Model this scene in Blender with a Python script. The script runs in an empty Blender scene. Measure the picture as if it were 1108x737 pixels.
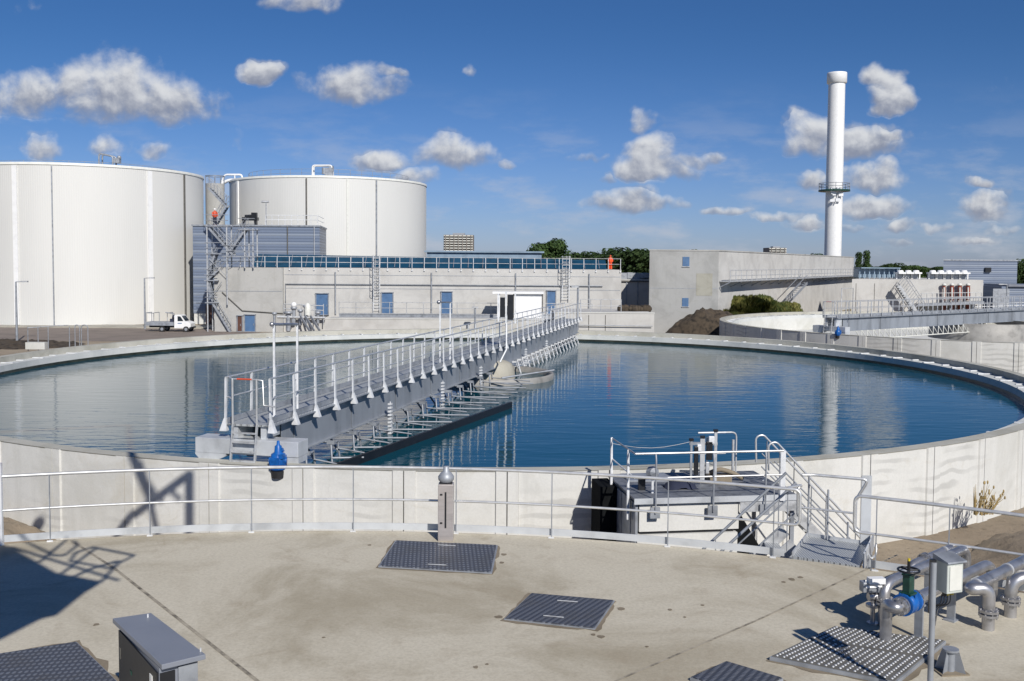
import bpy, math, random
from mathutils import Vector, Matrix, noise
from math import sin, cos, pi, radians as rad
random.seed(7)
S = bpy.context.scene
COL = S.collection
PI = pi
# ---------------------------------------------------------------- camera numbers
F, PT, RL, CY, EYE = 1050.0, rad(3.0), rad(0.4), 340.0, 4.46
def ray(x, y):
    u = x-554.0; v = -(y-CY); c, s = cos(RL), sin(RL)
    u, v = c*u-s*v, s*u+c*v
    return (u, F*cos(PT)+v*sin(PT), -F*sin(PT)+v*cos(PT))
def G(x, y, z=0.0):                       # photo pixel -> point on the level z
    d = ray(x, y); t = (z-EYE)/d[2]; return Vector((d[0]*t, d[1]*t, z))
def A(x, y, Y):                           # photo pixel -> point at the distance Y
    d = ray(x, y); t = Y/d[1]; return Vector((d[0]*t, Y, EYE+d[2]*t))
# ---------------------------------------------------------------- materials
def nt(m):
    m.use_nodes = True; t = m.node_tree; return t, t.nodes, t.links, t.nodes['Principled BSDF']
def ramp(n, stops):
    r = n.new('ShaderNodeValToRGB'); e = r.color_ramp.elements
    while len(e) < len(stops): e.new(0.5)
    for k, (p, c) in enumerate(stops):
        e[k].position = p; e[k].color = (c[0], c[1], c[2], 1)
    return r
def mat(name, col, rough=.6, metal=0., var=.12, scale=3., bump=0., bscale=30., spec=None, dark=None, stretch=(1,1,1)):
    m = bpy.data.materials.new(name); t, n, l, b = nt(m)
    tc = n.new('ShaderNodeTexCoord'); mp = n.new('ShaderNodeMapping'); mp.inputs['Scale'].default_value = stretch
    l.new(tc.outputs['Object'], mp.inputs[0])
    nz = n.new('ShaderNodeTexNoise'); nz.inputs['Scale'].default_value = scale; nz.inputs['Detail'].default_value = 6; nz.inputs['Roughness'].default_value = .6
    l.new(mp.outputs[0], nz.inputs['Vector'])
    d = dark or tuple(c*(1-var*2.2) for c in col); h = tuple(min(1, c*(1+var)) for c in col)
    r = ramp(n, [(.32, d), (.5, col), (.68, h)]); l.new(nz.outputs['Fac'], r.inputs[0]); l.new(r.outputs[0], b.inputs['Base Color'])
    b.inputs['Roughness'].default_value = rough; b.inputs['Metallic'].default_value = metal
    if spec is not None: b.inputs['Specular IOR Level'].default_value = spec
    rr = n.new('ShaderNodeMapRange'); rr.inputs['To Min'].default_value = max(.05, rough-.1); rr.inputs['To Max'].default_value = min(1, rough+.12)
    l.new(nz.outputs['Fac'], rr.inputs[0]); l.new(rr.outputs[0], b.inputs['Roughness'])
    if bump:
        n2 = n.new('ShaderNodeTexNoise'); n2.inputs['Scale'].default_value = bscale; n2.inputs['Detail'].default_value = 4
        l.new(tc.outputs['Object'], n2.inputs['Vector'])
        bp = n.new('ShaderNodeBump'); bp.inputs['Strength'].default_value = bump; bp.inputs['Distance'].default_value = .02
        l.new(n2.outputs['Fac'], bp.inputs['Height']); l.new(bp.outputs[0], b.inputs['Normal'])
    return m
def mixc(n, l, fac, a, b, mode='MIX'):
    x = n.new('ShaderNodeMix'); x.data_type = 'RGBA'; x.blend_type = mode
    for s, v in ((x.inputs[0], fac), (x.inputs[6], a), (x.inputs[7], b)):
        if hasattr(v, 'links'): l.new(v, s)
        elif isinstance(v, (int, float)): s.default_value = v
        else: s.default_value = (v[0], v[1], v[2], 1)
    return x.outputs[2]
def noise_(n, l, vec, scale, detail=5, rough=.6, dist=0.):
    x = n.new('ShaderNodeTexNoise'); x.inputs['Scale'].default_value = scale; x.inputs['Detail'].default_value = detail
    x.inputs['Roughness'].default_value = rough; x.inputs['Distortion'].default_value = dist
    l.new(vec, x.inputs['Vector']); return x.outputs['Fac']
def mapr(n, l, v, a, b, c=0., d=1.):
    x = n.new('ShaderNodeMapRange'); x.interpolation_type = 'SMOOTHSTEP'
    for i, q in zip((1, 2, 3, 4), (a, b, c, d)): x.inputs[i].default_value = q
    l.new(v, x.inputs[0]); return x.outputs[0]
def mapping(n, l, vec, sc):
    x = n.new('ShaderNodeMapping'); x.inputs['Scale'].default_value = sc; l.new(vec, x.inputs[0]); return x.outputs[0]

def concrete(name, base, dark, brown, streak=.5, arcs=False, fine=.16):
    m = bpy.data.materials.new(name); t, n, l, b = nt(m)
    o = n.new('ShaderNodeTexCoord').outputs['Object']
    c = mixc(n, l, mapr(n, l, noise_(n, l, o, .35, 8, .65, .6), .42, .66), base, dark)
    c = mixc(n, l, mapr(n, l, noise_(n, l, mapping(n, l, o, (.6, .6, 1)), 1.3, 8, .7, 1.2), .52, .74, 0, .55), c, brown)
    if streak:
        c = mixc(n, l, mapr(n, l, noise_(n, l, mapping(n, l, o, (2.2, 2.2, .16)), 1.6, 5, .6), .52, .75, 0, streak), c, dark)
    if arcs:
        w = n.new('ShaderNodeTexWave'); w.wave_type = 'BANDS'; w.bands_direction = 'Z'; w.inputs['Scale'].default_value = 1.1
        w.inputs['Distortion'].default_value = 11; w.inputs['Detail'].default_value = 3; w.inputs['Detail Scale'].default_value = .45
        l.new(mapping(n, l, o, (.8, .8, 1)), w.inputs[0])
        mk = mapr(n, l, noise_(n, l, o, .42, 2, .5), .5, .64, 0, .42)
        mu = n.new('ShaderNodeMath'); mu.operation = 'MULTIPLY'; l.new(mk, mu.inputs[0]); l.new(mapr(n, l, w.outputs['Fac'], .45, .9), mu.inputs[1])
        c = mixc(n, l, mu.outputs[0], c, tuple(x*.52 for x in base))
    c = mixc(n, l, mapr(n, l, noise_(n, l, o, 22, 4, .7), .35, .75, 0, fine), c, tuple(x*.6 for x in dark))
    l.new(c, b.inputs['Base Color']); b.inputs['Roughness'].default_value = .88; b.inputs['Specular IOR Level'].default_value = .25
    bp = n.new('ShaderNodeBump'); bp.inputs['Strength'].default_value = .35; bp.inputs['Distance'].default_value = .012
    l.new(noise_(n, l, o, 14, 6, .7), bp.inputs['Height']); l.new(bp.outputs[0], b.inputs['Normal'])
    return m
M = {}
M['deck'] = concrete('deck_concrete', (.56, .515, .415), (.38, .335, .25), (.31, .25, .175), 0, fine=.3)
M['wall'] = concrete('panel_concrete', (.64, .635, .605), (.53, .525, .49), (.50, .47, .40), .4, True)
M['rimtop'] = concrete('rim_concrete', (.46, .45, .40), (.36, .35, .30), (.30, .28, .22), 0)
M['gutter'] = concrete('gutter_concrete', (.60, .61, .59), (.48, .50, .49), (.42, .42, .37), 0)
M['white_c'] = concrete('white_concrete', (.62, .62, .59), (.52, .52, .48), (.5, .48, .42), .3)
M['pier'] = concrete('grey_pier_concrete', (.42, .40, .34), (.33, .31, .25), (.3, .27, .2), .4)
M['bconc'] = concrete('building_concrete', (.44, .435, .415), (.36, .355, .335), (.33, .315, .28), .5)
M['bconc2'] = concrete('pale_building_concrete', (.54, .53, .505), (.45, .44, .42), (.41, .39, .35), .5)
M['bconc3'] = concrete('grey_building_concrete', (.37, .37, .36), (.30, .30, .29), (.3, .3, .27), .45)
M['patch2'] = concrete('yellowish_patch', (.36, .35, .30), (.27, .26, .22), (.28, .26, .2), .45)
M['patch'] = concrete('mortar_patch', (.25, .21, .155), (.16, .13, .09), (.13, .1, .07), 0)
M['joint'] = mat('joint_filler', (.12, .115, .105), .9)
M['djoint'] = mat('worn_deck_joint', (.31, .275, .215), .9, var=.3, scale=6)
M['wet'] = mat('wet_algae_concrete', (.035, .04, .03), .35, var=.25, scale=2)
M['galv'] = mat('galvanised_steel', (.50, .51, .52), .45, .3, .14, 6)
M['void_shade'] = mat('dark_opening_and_shade', (.01, .011, .012), .95, spec=.05)  # near-black for the channel opening and the painted triangle of shade
M['grate_dark'] = mat('dull_grating', (.17, .18, .20), .6, .2, .2, 6)
M['galvd'] = mat('dull_galvanised_steel', (.33, .35, .38), .5, .35, .14, 3)
M['tube'] = mat('stainless_tube', (.70, .70, .69), .36, .6, .06, 6)
M['pipe'] = mat('stainless_pipe', (.48, .475, .485), .36, .8, .14, 5)
M['flat'] = mat('zinc_flat_bar', (.72, .73, .74), .5, .2, .1, 5)
M['girder'] = mat('blue_grey_girder_steel', (.30, .325, .36), .5, .3, .12, 1.2, stretch=(1, 1, .3))
M['zincplate'] = mat('pale_zinc_plate', (.56, .58, .60), .45, .3, .12, 1.5)
M['dark'] = mat('dark_rubber', (.018, .018, .02), .6)
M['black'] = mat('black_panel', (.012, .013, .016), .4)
M['white'] = mat('white_paint', (.78, .78, .77), .45, 0, .03, 2)
M['offw'] = mat('off_white_enamel', (.68, .68, .63), .4, 0, .05, 3)
M['box_grey'] = mat('pale_grey_enclosure', (.50, .53, .50), .4, 0, .05, 3)
M['lid'] = mat('blue_grey_painted_lid', (.20, .215, .25), .38, 0, .05, 2)
M['blue'] = mat('blue_enamel', (.008, .10, .36), .35, 0, .15, 8)
M['green'] = mat('dark_green_enamel', (.012, .055, .04), .4, 0, .15, 6)
M['yellow'] = mat('yellow_plastic', (.65, .5, .03), .4)
M['bluedoor'] = mat('blue_door_paint', (.075, .15, .28), .45, 0, .08, 2)
M['browndoor'] = mat('brown_door_paint', (.10, .045, .03), .5)
M['roofblue'] = mat('dark_blue_roof_sheet', (.006, .045, .09), .6, 0, .15, 1, spec=.2)
M['paleroof'] = mat('pale_blue_roof', (.22, .30, .38), .5, 0, .1, 1)
M['red'] = mat('rust_red_pipe', (.26, .06, .035), .5, 0, .2, 3)
M['orange'] = mat('orange_hivis_cloth', (.85, .09, .02), .7, 0, .1, 6)
M['navy'] = mat('navy_cloth', (.02, .025, .05), .8)
M['skin'] = mat('skin', (.5, .28, .2), .6)
M['soil'] = mat('dark_soil', (.06, .045, .03), .95, 0, .35, 2.5, .8, 6)
M['redtape'] = mat('red_band', (.6, .08, .03), .5)
M['pink'] = mat('brushed_stainless_box', (.50, .46, .44), .35, .5, .06, 3, stretch=(1, 1, 6))
M['glass'] = mat('dark_glass', (.02, .03, .04), .08, 0, .1, 1)
M['tyre'] = mat('tyre_rubber', (.02, .02, .02), .8)
M['label'] = mat('white_sticker', (.75, .75, .73), .5)
M['brick'] = mat('grey_brown_facade', (.22, .20, .18), .8, 0, .1, 1)
M['bark'] = mat('bark', (.07, .05, .035), .9)
def leaves(name, a, b):
    m = bpy.data.materials.new(name); t, n, l, bs = nt(m)
    o = n.new('ShaderNodeTexCoord').outputs['Object']; g = n.new('ShaderNodeObjectInfo')
    c = mixc(n, l, mapr(n, l, noise_(n, l, o, .5, 6, .8), .35, .65), a, b)
    h = n.new('ShaderNodeHueSaturation'); l.new(c, h.inputs['Color']); l.new(mapr(n, l, g.outputs['Random'], 0, 1, .7, 1.25), h.inputs['Value'])
    l.new(h.outputs[0], bs.inputs['Base Color']); bs.inputs['Roughness'].default_value = .7; bs.inputs['Specular IOR Level'].default_value = .2
    return m
M['leaf'] = leaves('dark_foliage', (.018, .038, .012), (.05, .085, .022))
M['leaf2'] = leaves('olive_foliage', (.045, .07, .016), (.19, .17, .05))
M['drum'] = mat('dull_drum_steel', (.30, .29, .27), .6, .15, .15, 1.5)
M['straw'] = mat('dry_straw', (.38, .28, .12), .8)
def corrug(name, base, line, period, axis='Z'):
    m = bpy.data.materials.new(name); t, n, l, b = nt(m)
    o = n.new('ShaderNodeTexCoord').outputs['Object']
    w = n.new('ShaderNodeTexWave'); w.wave_type = 'BANDS'; w.bands_direction = axis; w.inputs['Scale'].default_value = .314/period
    l.new(o, w.inputs[0])
    c = mixc(n, l, mapr(n, l, w.outputs['Fac'], .72, .9, 0, .8), base, line)
    c = mixc(n, l, mapr(n, l, noise_(n, l, o, .25, 3), .4, .7, 0, .25), c, tuple(x*.7 for x in base))
    l.new(c, b.inputs['Base Color']); b.inputs['Roughness'].default_value = .42
    w2 = n.new('ShaderNodeTexWave'); w2.wave_type = 'BANDS'; w2.bands_direction = axis; w2.inputs['Scale'].default_value = .314/period*3
    l.new(o, w2.inputs[0])
    bp = n.new('ShaderNodeBump'); bp.inputs['Strength'].default_value = .5; bp.inputs['Distance'].default_value = .04
    l.new(w2.outputs['Fac'], bp.inputs['Height']); l.new(bp.outputs[0], b.inputs['Normal'])
    return m
M['corr'] = corrug('blue_grey_cladding', (.15, .185, .255), (.24, .275, .33), .95)
M['perf'] = None
def grating_mat():
    m = bpy.data.materials.new('perforated_steel_tread'); t, n, l, b = nt(m)
    o = n.new('ShaderNodeTexCoord').outputs['Object']
    v = n.new('ShaderNodeTexVoronoi'); v.inputs['Scale'].default_value = 26; v.inputs['Randomness'].default_value = 0
    l.new(mapping(n, l, o, (1, 1, .001)), v.inputs['Vector'])
    c = mixc(n, l, mapr(n, l, v.outputs['Distance'], .22, .34), (.12, .125, .13), (.48, .50, .51))
    l.new(c, b.inputs['Base Color']); b.inputs['Metallic'].default_value = .3; b.inputs['Roughness'].default_value = .5
    return m
M['perf'] = grating_mat()
def cover_mat(name, a, bcol, scx, scy, rot=0.):
    m = bpy.data.materials.new(name); t, n, l, b = nt(m)
    o = n.new('ShaderNodeTexCoord').outputs['Object']
    mp = n.new('ShaderNodeMapping'); mp.inputs['Rotation'].default_value = (0, 0, rot); mp.inputs['Scale'].default_value = (scx, scy, 1); l.new(o, mp.inputs[0])
    w = n.new('ShaderNodeTexWave'); w.bands_direction = 'X'; w.inputs['Scale'].default_value = 1; l.new(mp.outputs[0], w.inputs[0])
    w3 = n.new('ShaderNodeTexWave'); w3.bands_direction = 'Y'; w3.inputs['Scale'].default_value = 1; l.new(mp.outputs[0], w3.inputs[0])
    mu = n.new('ShaderNodeMath'); mu.operation = 'MULTIPLY'; l.new(w.outputs['Fac'], mu.inputs[0]); l.new(w3.outputs['Fac'], mu.inputs[1])
    c = mixc(n, l, mapr(n, l, mu.outputs[0], .15, .5), a, bcol)
    c = mixc(n, l, mapr(n, l, noise_(n, l, o, 2, 5), .45, .7, 0, .4), c, (.10, .09, .075))
    l.new(c, b.inputs['Base Color']); b.inputs['Roughness'].default_value = .5; b.inputs['Metallic'].default_value = .3
    bp = n.new('ShaderNodeBump'); bp.inputs['Strength'].default_value = .7; bp.inputs['Distance'].default_value = .01
    l.new(mu.outputs[0], bp.inputs['Height']); l.new(bp.outputs[0], b.inputs['Normal'])
    return m
M['cover'] = cover_mat('ribbed_cover_plate', (.085, .09, .105), (.20, .21, .235), 5.2, 3.2, -.13)
M['cover2'] = cover_mat('ribbed_cover_plate_b', (.07, .075, .09), (.19, .20, .23), 3.6, 9., .25)
def ground_mat():
    m = bpy.data.materials.new('sandy_ground'); t, n, l, b = nt(m)
    o = n.new('ShaderNodeTexCoord').outputs['Object']
    c = mixc(n, l, mapr(n, l, noise_(n, l, o, .12, 8, .7), .4, .62), (.33, .27, .195), (.24, .19, .135))
    c = mixc(n, l, mapr(n, l, noise_(n, l, o, 3.5, 6, .7), .55, .68, 0, .6), c, (.10, .075, .05))
    c = mixc(n, l, mapr(n, l, noise_(n, l, o, .02, 4, .6), .5, .6, 0, .5), c, (.13, .14, .06))
    l.new(c, b.inputs['Base Color']); b.inputs['Roughness'].default_value = .95
    bp = n.new('ShaderNodeBump'); bp.inputs['Strength'].default_value = 1; bp.inputs['Distance'].default_value = .08
    l.new(noise_(n, l, o, 2.5, 8, .7), bp.inputs['Height']); l.new(bp.outputs[0], b.inputs['Normal'])
    return m
M['ground'] = ground_mat()
M['road'] = mat('brown_grey_asphalt', (.20, .165, .14), .9, 0, .12, .4, .4, 8)
M['pave'] = mat('pale_paving', (.36, .34, .29), .9, 0, .1, .6)
def water_mat():
    m = bpy.data.materials.new('tank_water'); t, n, l, b = nt(m)
    o = n.new('ShaderNodeTexCoord').outputs['Object']
    b.inputs['Base Color'].default_value = (.002, .055, .085, 1); b.inputs['Roughness'].default_value = .02; b.inputs['IOR'].default_value = 1.33
    h1 = noise_(n, l, mapping(n, l, o, (.55, 2.2, 1)), 1.3, 3, .5, .4)
    h2 = noise_(n, l, mapping(n, l, o, (.25, .6, 1)), .8, 2, .5, .3)
    ad = n.new('ShaderNodeMath'); ad.operation = 'ADD'; l.new(h1, ad.inputs[0]); l.new(h2, ad.inputs[1])
    bp = n.new('ShaderNodeBump'); bp.inputs['Strength'].default_value = 1.; bp.inputs['Distance'].default_value = WATER_BUMP
    l.new(ad.outputs[0], bp.inputs['Height']); l.new(bp.outputs[0], b.inputs['Normal'])
    return m
WATER_BUMP = .010
M['water'] = water_mat()
# ---------------------------------------------------------------- mesh builder
class MB:
    def __init__(s): s.v = []; s.f = []; s.sm = []
    def add(s, vs, fs, smooth=False):
        o = len(s.v); s.v += [Vector(v) for v in vs]; s.f += [tuple(i+o for i in f) for f in fs]; s.sm += [smooth]*len(fs); return s
    def hexa(s, p):       # 8 points: bottom 4, top 4
        return s.add(p, [(0,3,2,1),(4,5,6,7),(0,1,5,4),(1,2,6,5),(2,3,7,6),(3,0,4,7)])
    def box(s, c, d, rz=0., R=None):
        c = Vector(c); h = [x/2 for x in d]; pts = []
        Rm = R or Matrix.Rotation(rz, 3, 'Z')
        for z in (-h[2], h[2]):
            for x, y in ((-h[0],-h[1]),(h[0],-h[1]),(h[0],h[1]),(-h[0],h[1])): pts.append(c+Rm @ Vector((x, y, z)))
        return s.hexa(pts)
    def prism(s, poly, z0, z1):   # poly = [(x,y)...] ccw
        n = len(poly)
        vs = [(p[0], p[1], z0) for p in poly]+[(p[0], p[1], z1) for p in poly]
        return s.add(vs, [tuple(range(n))[::-1], tuple(range(n, 2*n))]+[(i, (i+1) % n, n+(i+1) % n, n+i) for i in range(n)])
    def beam(s, a, b, w, h, up=(0,0,1)):
        a = Vector(a); b = Vector(b); d = (b-a).normalized(); u = Vector(up)
        if abs(d.dot(u)) > .98: u = Vector((0, 1, 0))
        x = d.cross(u).normalized(); y = x.cross(d).normalized()
        p = []
        for q in (a, b):
            for i, j in ((-1,-1),(1,-1),(1,1),(-1,1)): p.append(q+x*i*w/2+y*j*h/2)
        return s.add(p, [(0,1,2,3),(7,6,5,4),(0,4,5,1),(1,5,6,2),(2,6,7,3),(3,7,4,0)])
    def tube(s, pts, r, n=8, closed=False, cap=True):
        P = [Vector(p) for p in pts]; m = len(P); rs = r if isinstance(r, (list, tuple)) else [r]*m
        T = []
        for i in range(m):
            if closed: t = P[(i+1) % m]-P[i-1]
            elif i == 0: t = P[1]-P[0]
            elif i == m-1: t = P[-1]-P[-2]
            else: t = (P[i+1]-P[i]).normalized()+(P[i]-P[i-1]).normalized()
            T.append(t.normalized() if t.length > 1e-9 else Vector((0,0,1)))
        u = Vector((0,0,1)) if abs(T[0].z) < .9 else Vector((1,0,0))
        u = (u-T[0]*u.dot(T[0])).normalized(); vs = []; fs = []
        for i in range(m):
            u = (u-T[i]*u.dot(T[i])); u = u.normalized() if u.length > 1e-6 else T[i].orthogonal().normalized()
            w = T[i].cross(u)
            for k in range(n):
                a = 2*pi*k/n; vs.append(P[i]+(u*cos(a)+w*sin(a))*rs[i])
        for i in range(m-1 if not closed else m):
            j = (i+1) % m
            for k in range(n): fs.append((i*n+k, i*n+(k+1) % n, j*n+(k+1) % n, j*n+k))
        s.add(vs, fs, True)
        if cap and not closed: s.add([v for v in vs[:n]], [tuple(range(n))[::-1]]); s.add(vs[-n:], [tuple(range(n))])
        return s
    def lathe(s, c, prof, n=24, smooth=True, axis=None):   # prof = [(r,z)...]
        c = Vector(c); vs = []; fs = []; R = Matrix.Identity(3)
        if axis is not None: R = Vector((0,0,1)).rotation_difference(Vector(axis)).to_matrix()
        for r, z in prof:
            for k in range(n): a = 2*pi*k/n; vs.append(c+R @ Vector((r*cos(a), r*sin(a), z)))
        for i in range(len(prof)-1):
            for k in range(n): fs.append((i*n+k, i*n+(k+1) % n, (i+1)*n+(k+1) % n, (i+1)*n+k))
        s.add(vs, fs, smooth); return s
    def cyl(s, c, r, z0, z1, n=24, r2=None):
        r2 = r if r2 is None else r2
        s.lathe(c, [(r, z0), (r2, z1)], n); c = Vector(c)
        for rr, z, rev in ((r, z0, 1), (r2, z1, 0)):
            s.add([c+Vector((rr*cos(2*pi*k/n), rr*sin(2*pi*k/n), z)) for k in range(n)], [tuple(range(n))[::-1] if rev else tuple(range(n))])
        return s
    def rod(s, a, b, r, n=16):
        return s.tube([a, b], r, n)
    def ball(s, c, r, n=12, m=7, sc=(1,1,1)):
        c = Vector(c); vs = []; fs = []
        for i in range(m+1):
            th = pi*i/m
            for k in range(n): a = 2*pi*k/n; vs.append(c+Vector((r*sc[0]*sin(th)*cos(a), r*sc[1]*sin(th)*sin(a), r*sc[2]*cos(th))))
        for i in range(m):
            for k in range(n): fs.append((i*n+k, (i+1)*n+k, (i+1)*n+(k+1) % n, i*n+(k+1) % n))
        return s.add(vs, fs, True)
    def build(s, name, m, parent=None, bevel=0.):
        org = Vector(parent_world(parent)) if parent else Vector((0,0,0))
        me = bpy.data.meshes.new(name); me.from_pydata([v-org for v in s.v], [], s.f); me.update()
        me.polygons.foreach_set('use_smooth', s.sm)
        o = bpy.data.objects.new(name, me); COL.objects.link(o)
        me.materials.append(M[m] if isinstance(m, str) else m)
        if parent: o.parent = parent
        if bevel:
            b = o.modifiers.new('bevel', 'BEVEL'); b.width = bevel; b.segments = 2; b.limit_method = 'ANGLE'; b.angle_limit = rad(40)
        return o
def parent_world(p):
    v = Vector((0,0,0))
    while p: v += p.location; p = p.parent
    return v
def tag(o, label, cat, group=None):
    o['label'] = label; o['category'] = cat
    if group: o['group'] = group
    return o
def thing(name, label, cat, loc=(0,0,0), group=None):
    o = bpy.data.objects.new(name, None); COL.objects.link(o); o.location = loc; o.empty_display_size = .3
    return tag(o, label, cat, group)
def solo(mb, name, m, label, cat, loc=(0,0,0), group=None, bevel=0.):
    h = bpy.data.objects.new('tmp', None); h.location = loc
    o = mb.build(name, m, h, bevel); o.parent = None; o.location = loc; bpy.data.objects.remove(h)
    return tag(o, label, cat, group)
def struct(mb, name, m):
    o = mb.build(name, m); o['kind'] = 'structure'; return o
def copy_tree(o, parent=None):
    c = o.copy(); COL.objects.link(c); c.parent = parent
    for ch in list(o.children): copy_tree(ch, c)
    return c
def arc(c, R, a0, a1, n, z): return [Vector((c[0]+R*cos(a0+(a1-a0)*i/n), c[1]+R*sin(a0+(a1-a0)*i/n), z)) for i in range(n+1)]
def rounded(pts, r=.12, n=4):     # polyline with rounded corners
    P = [Vector(p) for p in pts]; out = [P[0]]
    for i in range(1, len(P)-1):
        a = (P[i-1]-P[i]); b = (P[i+1]-P[i]); q = min(r, a.length*.48, b.length*.48)
        s_ = P[i]+a.normalized()*q; e = P[i]+b.normalized()*q
        for k in range(n+1):
            t = k/n; out.append(s_*(1-t)**2+P[i]*2*t*(1-t)+e*t*t)
    out.append(P[-1]); return out
# ---------------------------------------------------------------- world, sun, camera
SUN_AZ = rad(22); SUN_EL = rad(36)           # sun stands behind the viewer, a little to the right
sun_dir = Vector((sin(SUN_AZ)*cos(SUN_EL), -cos(SUN_AZ)*cos(SUN_EL), sin(SUN_EL)))
W = bpy.data.worlds.new('World'); S.world = W; W.use_nodes = True
def ofs2(n, l, uv):
    x = n.new('ShaderNodeVectorMath'); x.operation = 'ADD'; x.inputs[1].default_value = (3.1, 7.7, 1.3); l.new(uv, x.inputs[0]); return x.outputs[0]
def make_world():
    n = W.node_tree.nodes; l = W.node_tree.links; n.clear()
    out = n.new('ShaderNodeOutputWorld'); bg = n.new('ShaderNodeBackground'); l.new(bg.outputs[0], out.inputs[0])
    sky = n.new('ShaderNodeTexSky'); sky.sky_type = 'NISHITA'; sky.sun_disc = False; sky.sun_elevation = SUN_EL
    sky.sun_rotation = PI-SUN_AZ; sky.air_density = 1.0; sky.dust_density = .25; sky.ozone_density = 3.5; sky.altitude = 0
    tc = n.new('ShaderNodeTexCoord'); sp = n.new('ShaderNodeSeparateXYZ'); l.new(tc.outputs['Generated'], sp.inputs[0])
    def mth(op, a, b=None, c=None, clamp=False):
        x = n.new('ShaderNodeMath'); x.operation = op; x.use_clamp = clamp
        for i, q in enumerate((a, b, c)):
            if q is None: continue
            if hasattr(q, 'links'): l.new(q, x.inputs[i])
            else: x.inputs[i].default_value = q
        return x.outputs[0]
    ymax = mth('MAXIMUM', sp.outputs[1], .02)
    U = mth('DIVIDE', sp.outputs[0], ymax); V = mth('DIVIDE', sp.outputs[2], ymax)
    cm = n.new('ShaderNodeCombineXYZ'); l.new(U, cm.inputs[0]); l.new(V, cm.inputs[1]); uv = cm.outputs[0]
    N1 = noise_(n, l, uv, 17, 8, .56, .15)
    ofs = n.new('ShaderNodeVectorMath'); ofs.operation = 'ADD'; ofs.inputs[1].default_value = (.004, .007, 0); l.new(uv, ofs.inputs[0])
    N2 = noise_(n, l, ofs.outputs[0], 17, 8, .56, .15)
    wx = noise_(n, l, uv, 26, 3, .55); wy = noise_(n, l, ofs2(n, l, uv), 26, 3, .55); wz2 = noise_(n, l, uv, 8, 2, .5)
    U = mth('ADD', U, mth('ADD', mth('MULTIPLY_ADD', wx, .05, -.025), mth('MULTIPLY_ADD', wz2, .04, -.02)))
    V_ = V; V = mth('ADD', V, mth('MULTIPLY_ADD', wy, .028, -.014))
    CL = [(30,108,50,30,1),(120,104,75,45,1),(185,112,50,34,1),(228,100,0,0,0),(285,82,25,15,.8),(378,95,50,24,.9),(415,78,22,9,.5),(507,79,12,9,.45),
          (330,4,40,14,.9),(52,160,26,20,.7),(125,160,32,17,.5),(165,163,25,14,.45),(255,148,14,22,.3),(420,176,36,16,.7),(490,171,40,24,1),(455,195,26,14,.7),(548,178,14,10,.4),
          (692,134,19,15,.8),(703,166,26,22,1),(712,182,42,20,1),(745,172,30,11,.7),(632,171,27,8,.5),(655,192,16,8,.35),(675,220,42,17,1),(712,222,30,12,.8),(785,232,34,8,.55),(835,238,30,8,.5),
          (955,85,26,16,1),(963,105,26,24,1),(958,118,22,12,.8),(880,152,38,26,1),(935,160,44,21,1),(965,150,16,9,.8),(873,198,23,14,.7),(948,194,36,19,1),(955,226,40,16,1),
          (846,218,12,8,.4),(1068,226,27,22,1),(1057,196,20,9,.6),(870,244,34,9,.45),(915,246,20,9,.55),(975,246,24,9,.5),(1020,245,22,9,.55),(962,262,30,8,.42),(1050,262,34,9,.4),(1090,250,24,9,.45),(450,262,24,7,.35)]
    den = None; sw = None; st = None
    for x, y, a, b, al in CL:
        if a == 0: continue
        d = ray(x, y); u0 = d[0]/d[1]; v0 = d[2]/d[1]; a_ = a/F*1.1; b_ = b/F*1.1
        du = mth('MULTIPLY_ADD', U, 1/a_, -u0/a_); dv = mth('MULTIPLY_ADD', V, 1/b_, -v0/b_)
        dn = mth('MINIMUM', mth('MULTIPLY', dv, 1.0), mth('MULTIPLY', dv, 1.5))    # flat base: faster fall-off below
        r2 = mth('MULTIPLY_ADD', du, du, mth('MULTIPLY', dn, dn))
        f_ = mth('MULTIPLY_ADD', r2, -.75, al*.78)                     # 1 at centre
        den = f_ if den is None else mth('MAXIMUM', den, f_)
        w_ = mth('MAXIMUM', f_, 0.0)
        sw = w_ if sw is None else mth('ADD', sw, w_)
        q = mth('MULTIPLY', w_, dv); st = q if st is None else mth('ADD', st, q)
    base = mth('MAXIMUM', den, -.6)
    D = mth('ADD', base, mth('MULTIPLY_ADD', N1, 2.5, -1.18))
    alpha = mapr(n, l, D, -.1, .78)
    # faint scattered scraps near the horizon
    mpx = mapping(n, l, uv, (1., 3.2, 1)); hz = noise_(n, l, mpx, 7, 6, .6)
    V = V_; band = mapr(n, l, V, .2, .02)
    scr = mth('MULTIPLY', mth('MULTIPLY', mapr(n, l, hz, .47, .66), band), .55)
    t = mth('DIVIDE', st, mth('MAXIMUM', sw, .02))
    lum = mth('ADD', mth('MULTIPLY', t, .75), mth('MULTIPLY', mth('SUBTRACT', N1, N2), 3.4))
    lum = mapr(n, l, lum, -.5, .7)
    edge = mapr(n, l, D, .0, .9, .35, 1)
    cc = mixc(n, l, lum, (5.0, 5.5, 7.0), (13.9, 14.1, 14.4))
    tint = mixc(n, l, 1., sky.outputs[0], (.44, .78, 1.24), 'MULTIPLY')
    low = mapr(n, l, V, .26, -.03)
    skyc = mixc(n, l, low, tint, mixc(n, l, 1., sky.outputs[0], (.86, 1.02, 1.66), 'MULTIPLY'))
    c = mixc(n, l, scr, skyc, (9.8, 10.3, 11.6))
    c = mixc(n, l, mth('MULTIPLY', alpha, .94), c, cc)
    l.new(c, bg.inputs[0]); bg.inputs[1].default_value = .052
make_world()
sl = bpy.data.lights.new('sun', 'SUN'); sl.energy = 4.7; sl.angle = rad(.5); sl.color = (1, .955, .89)
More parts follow.
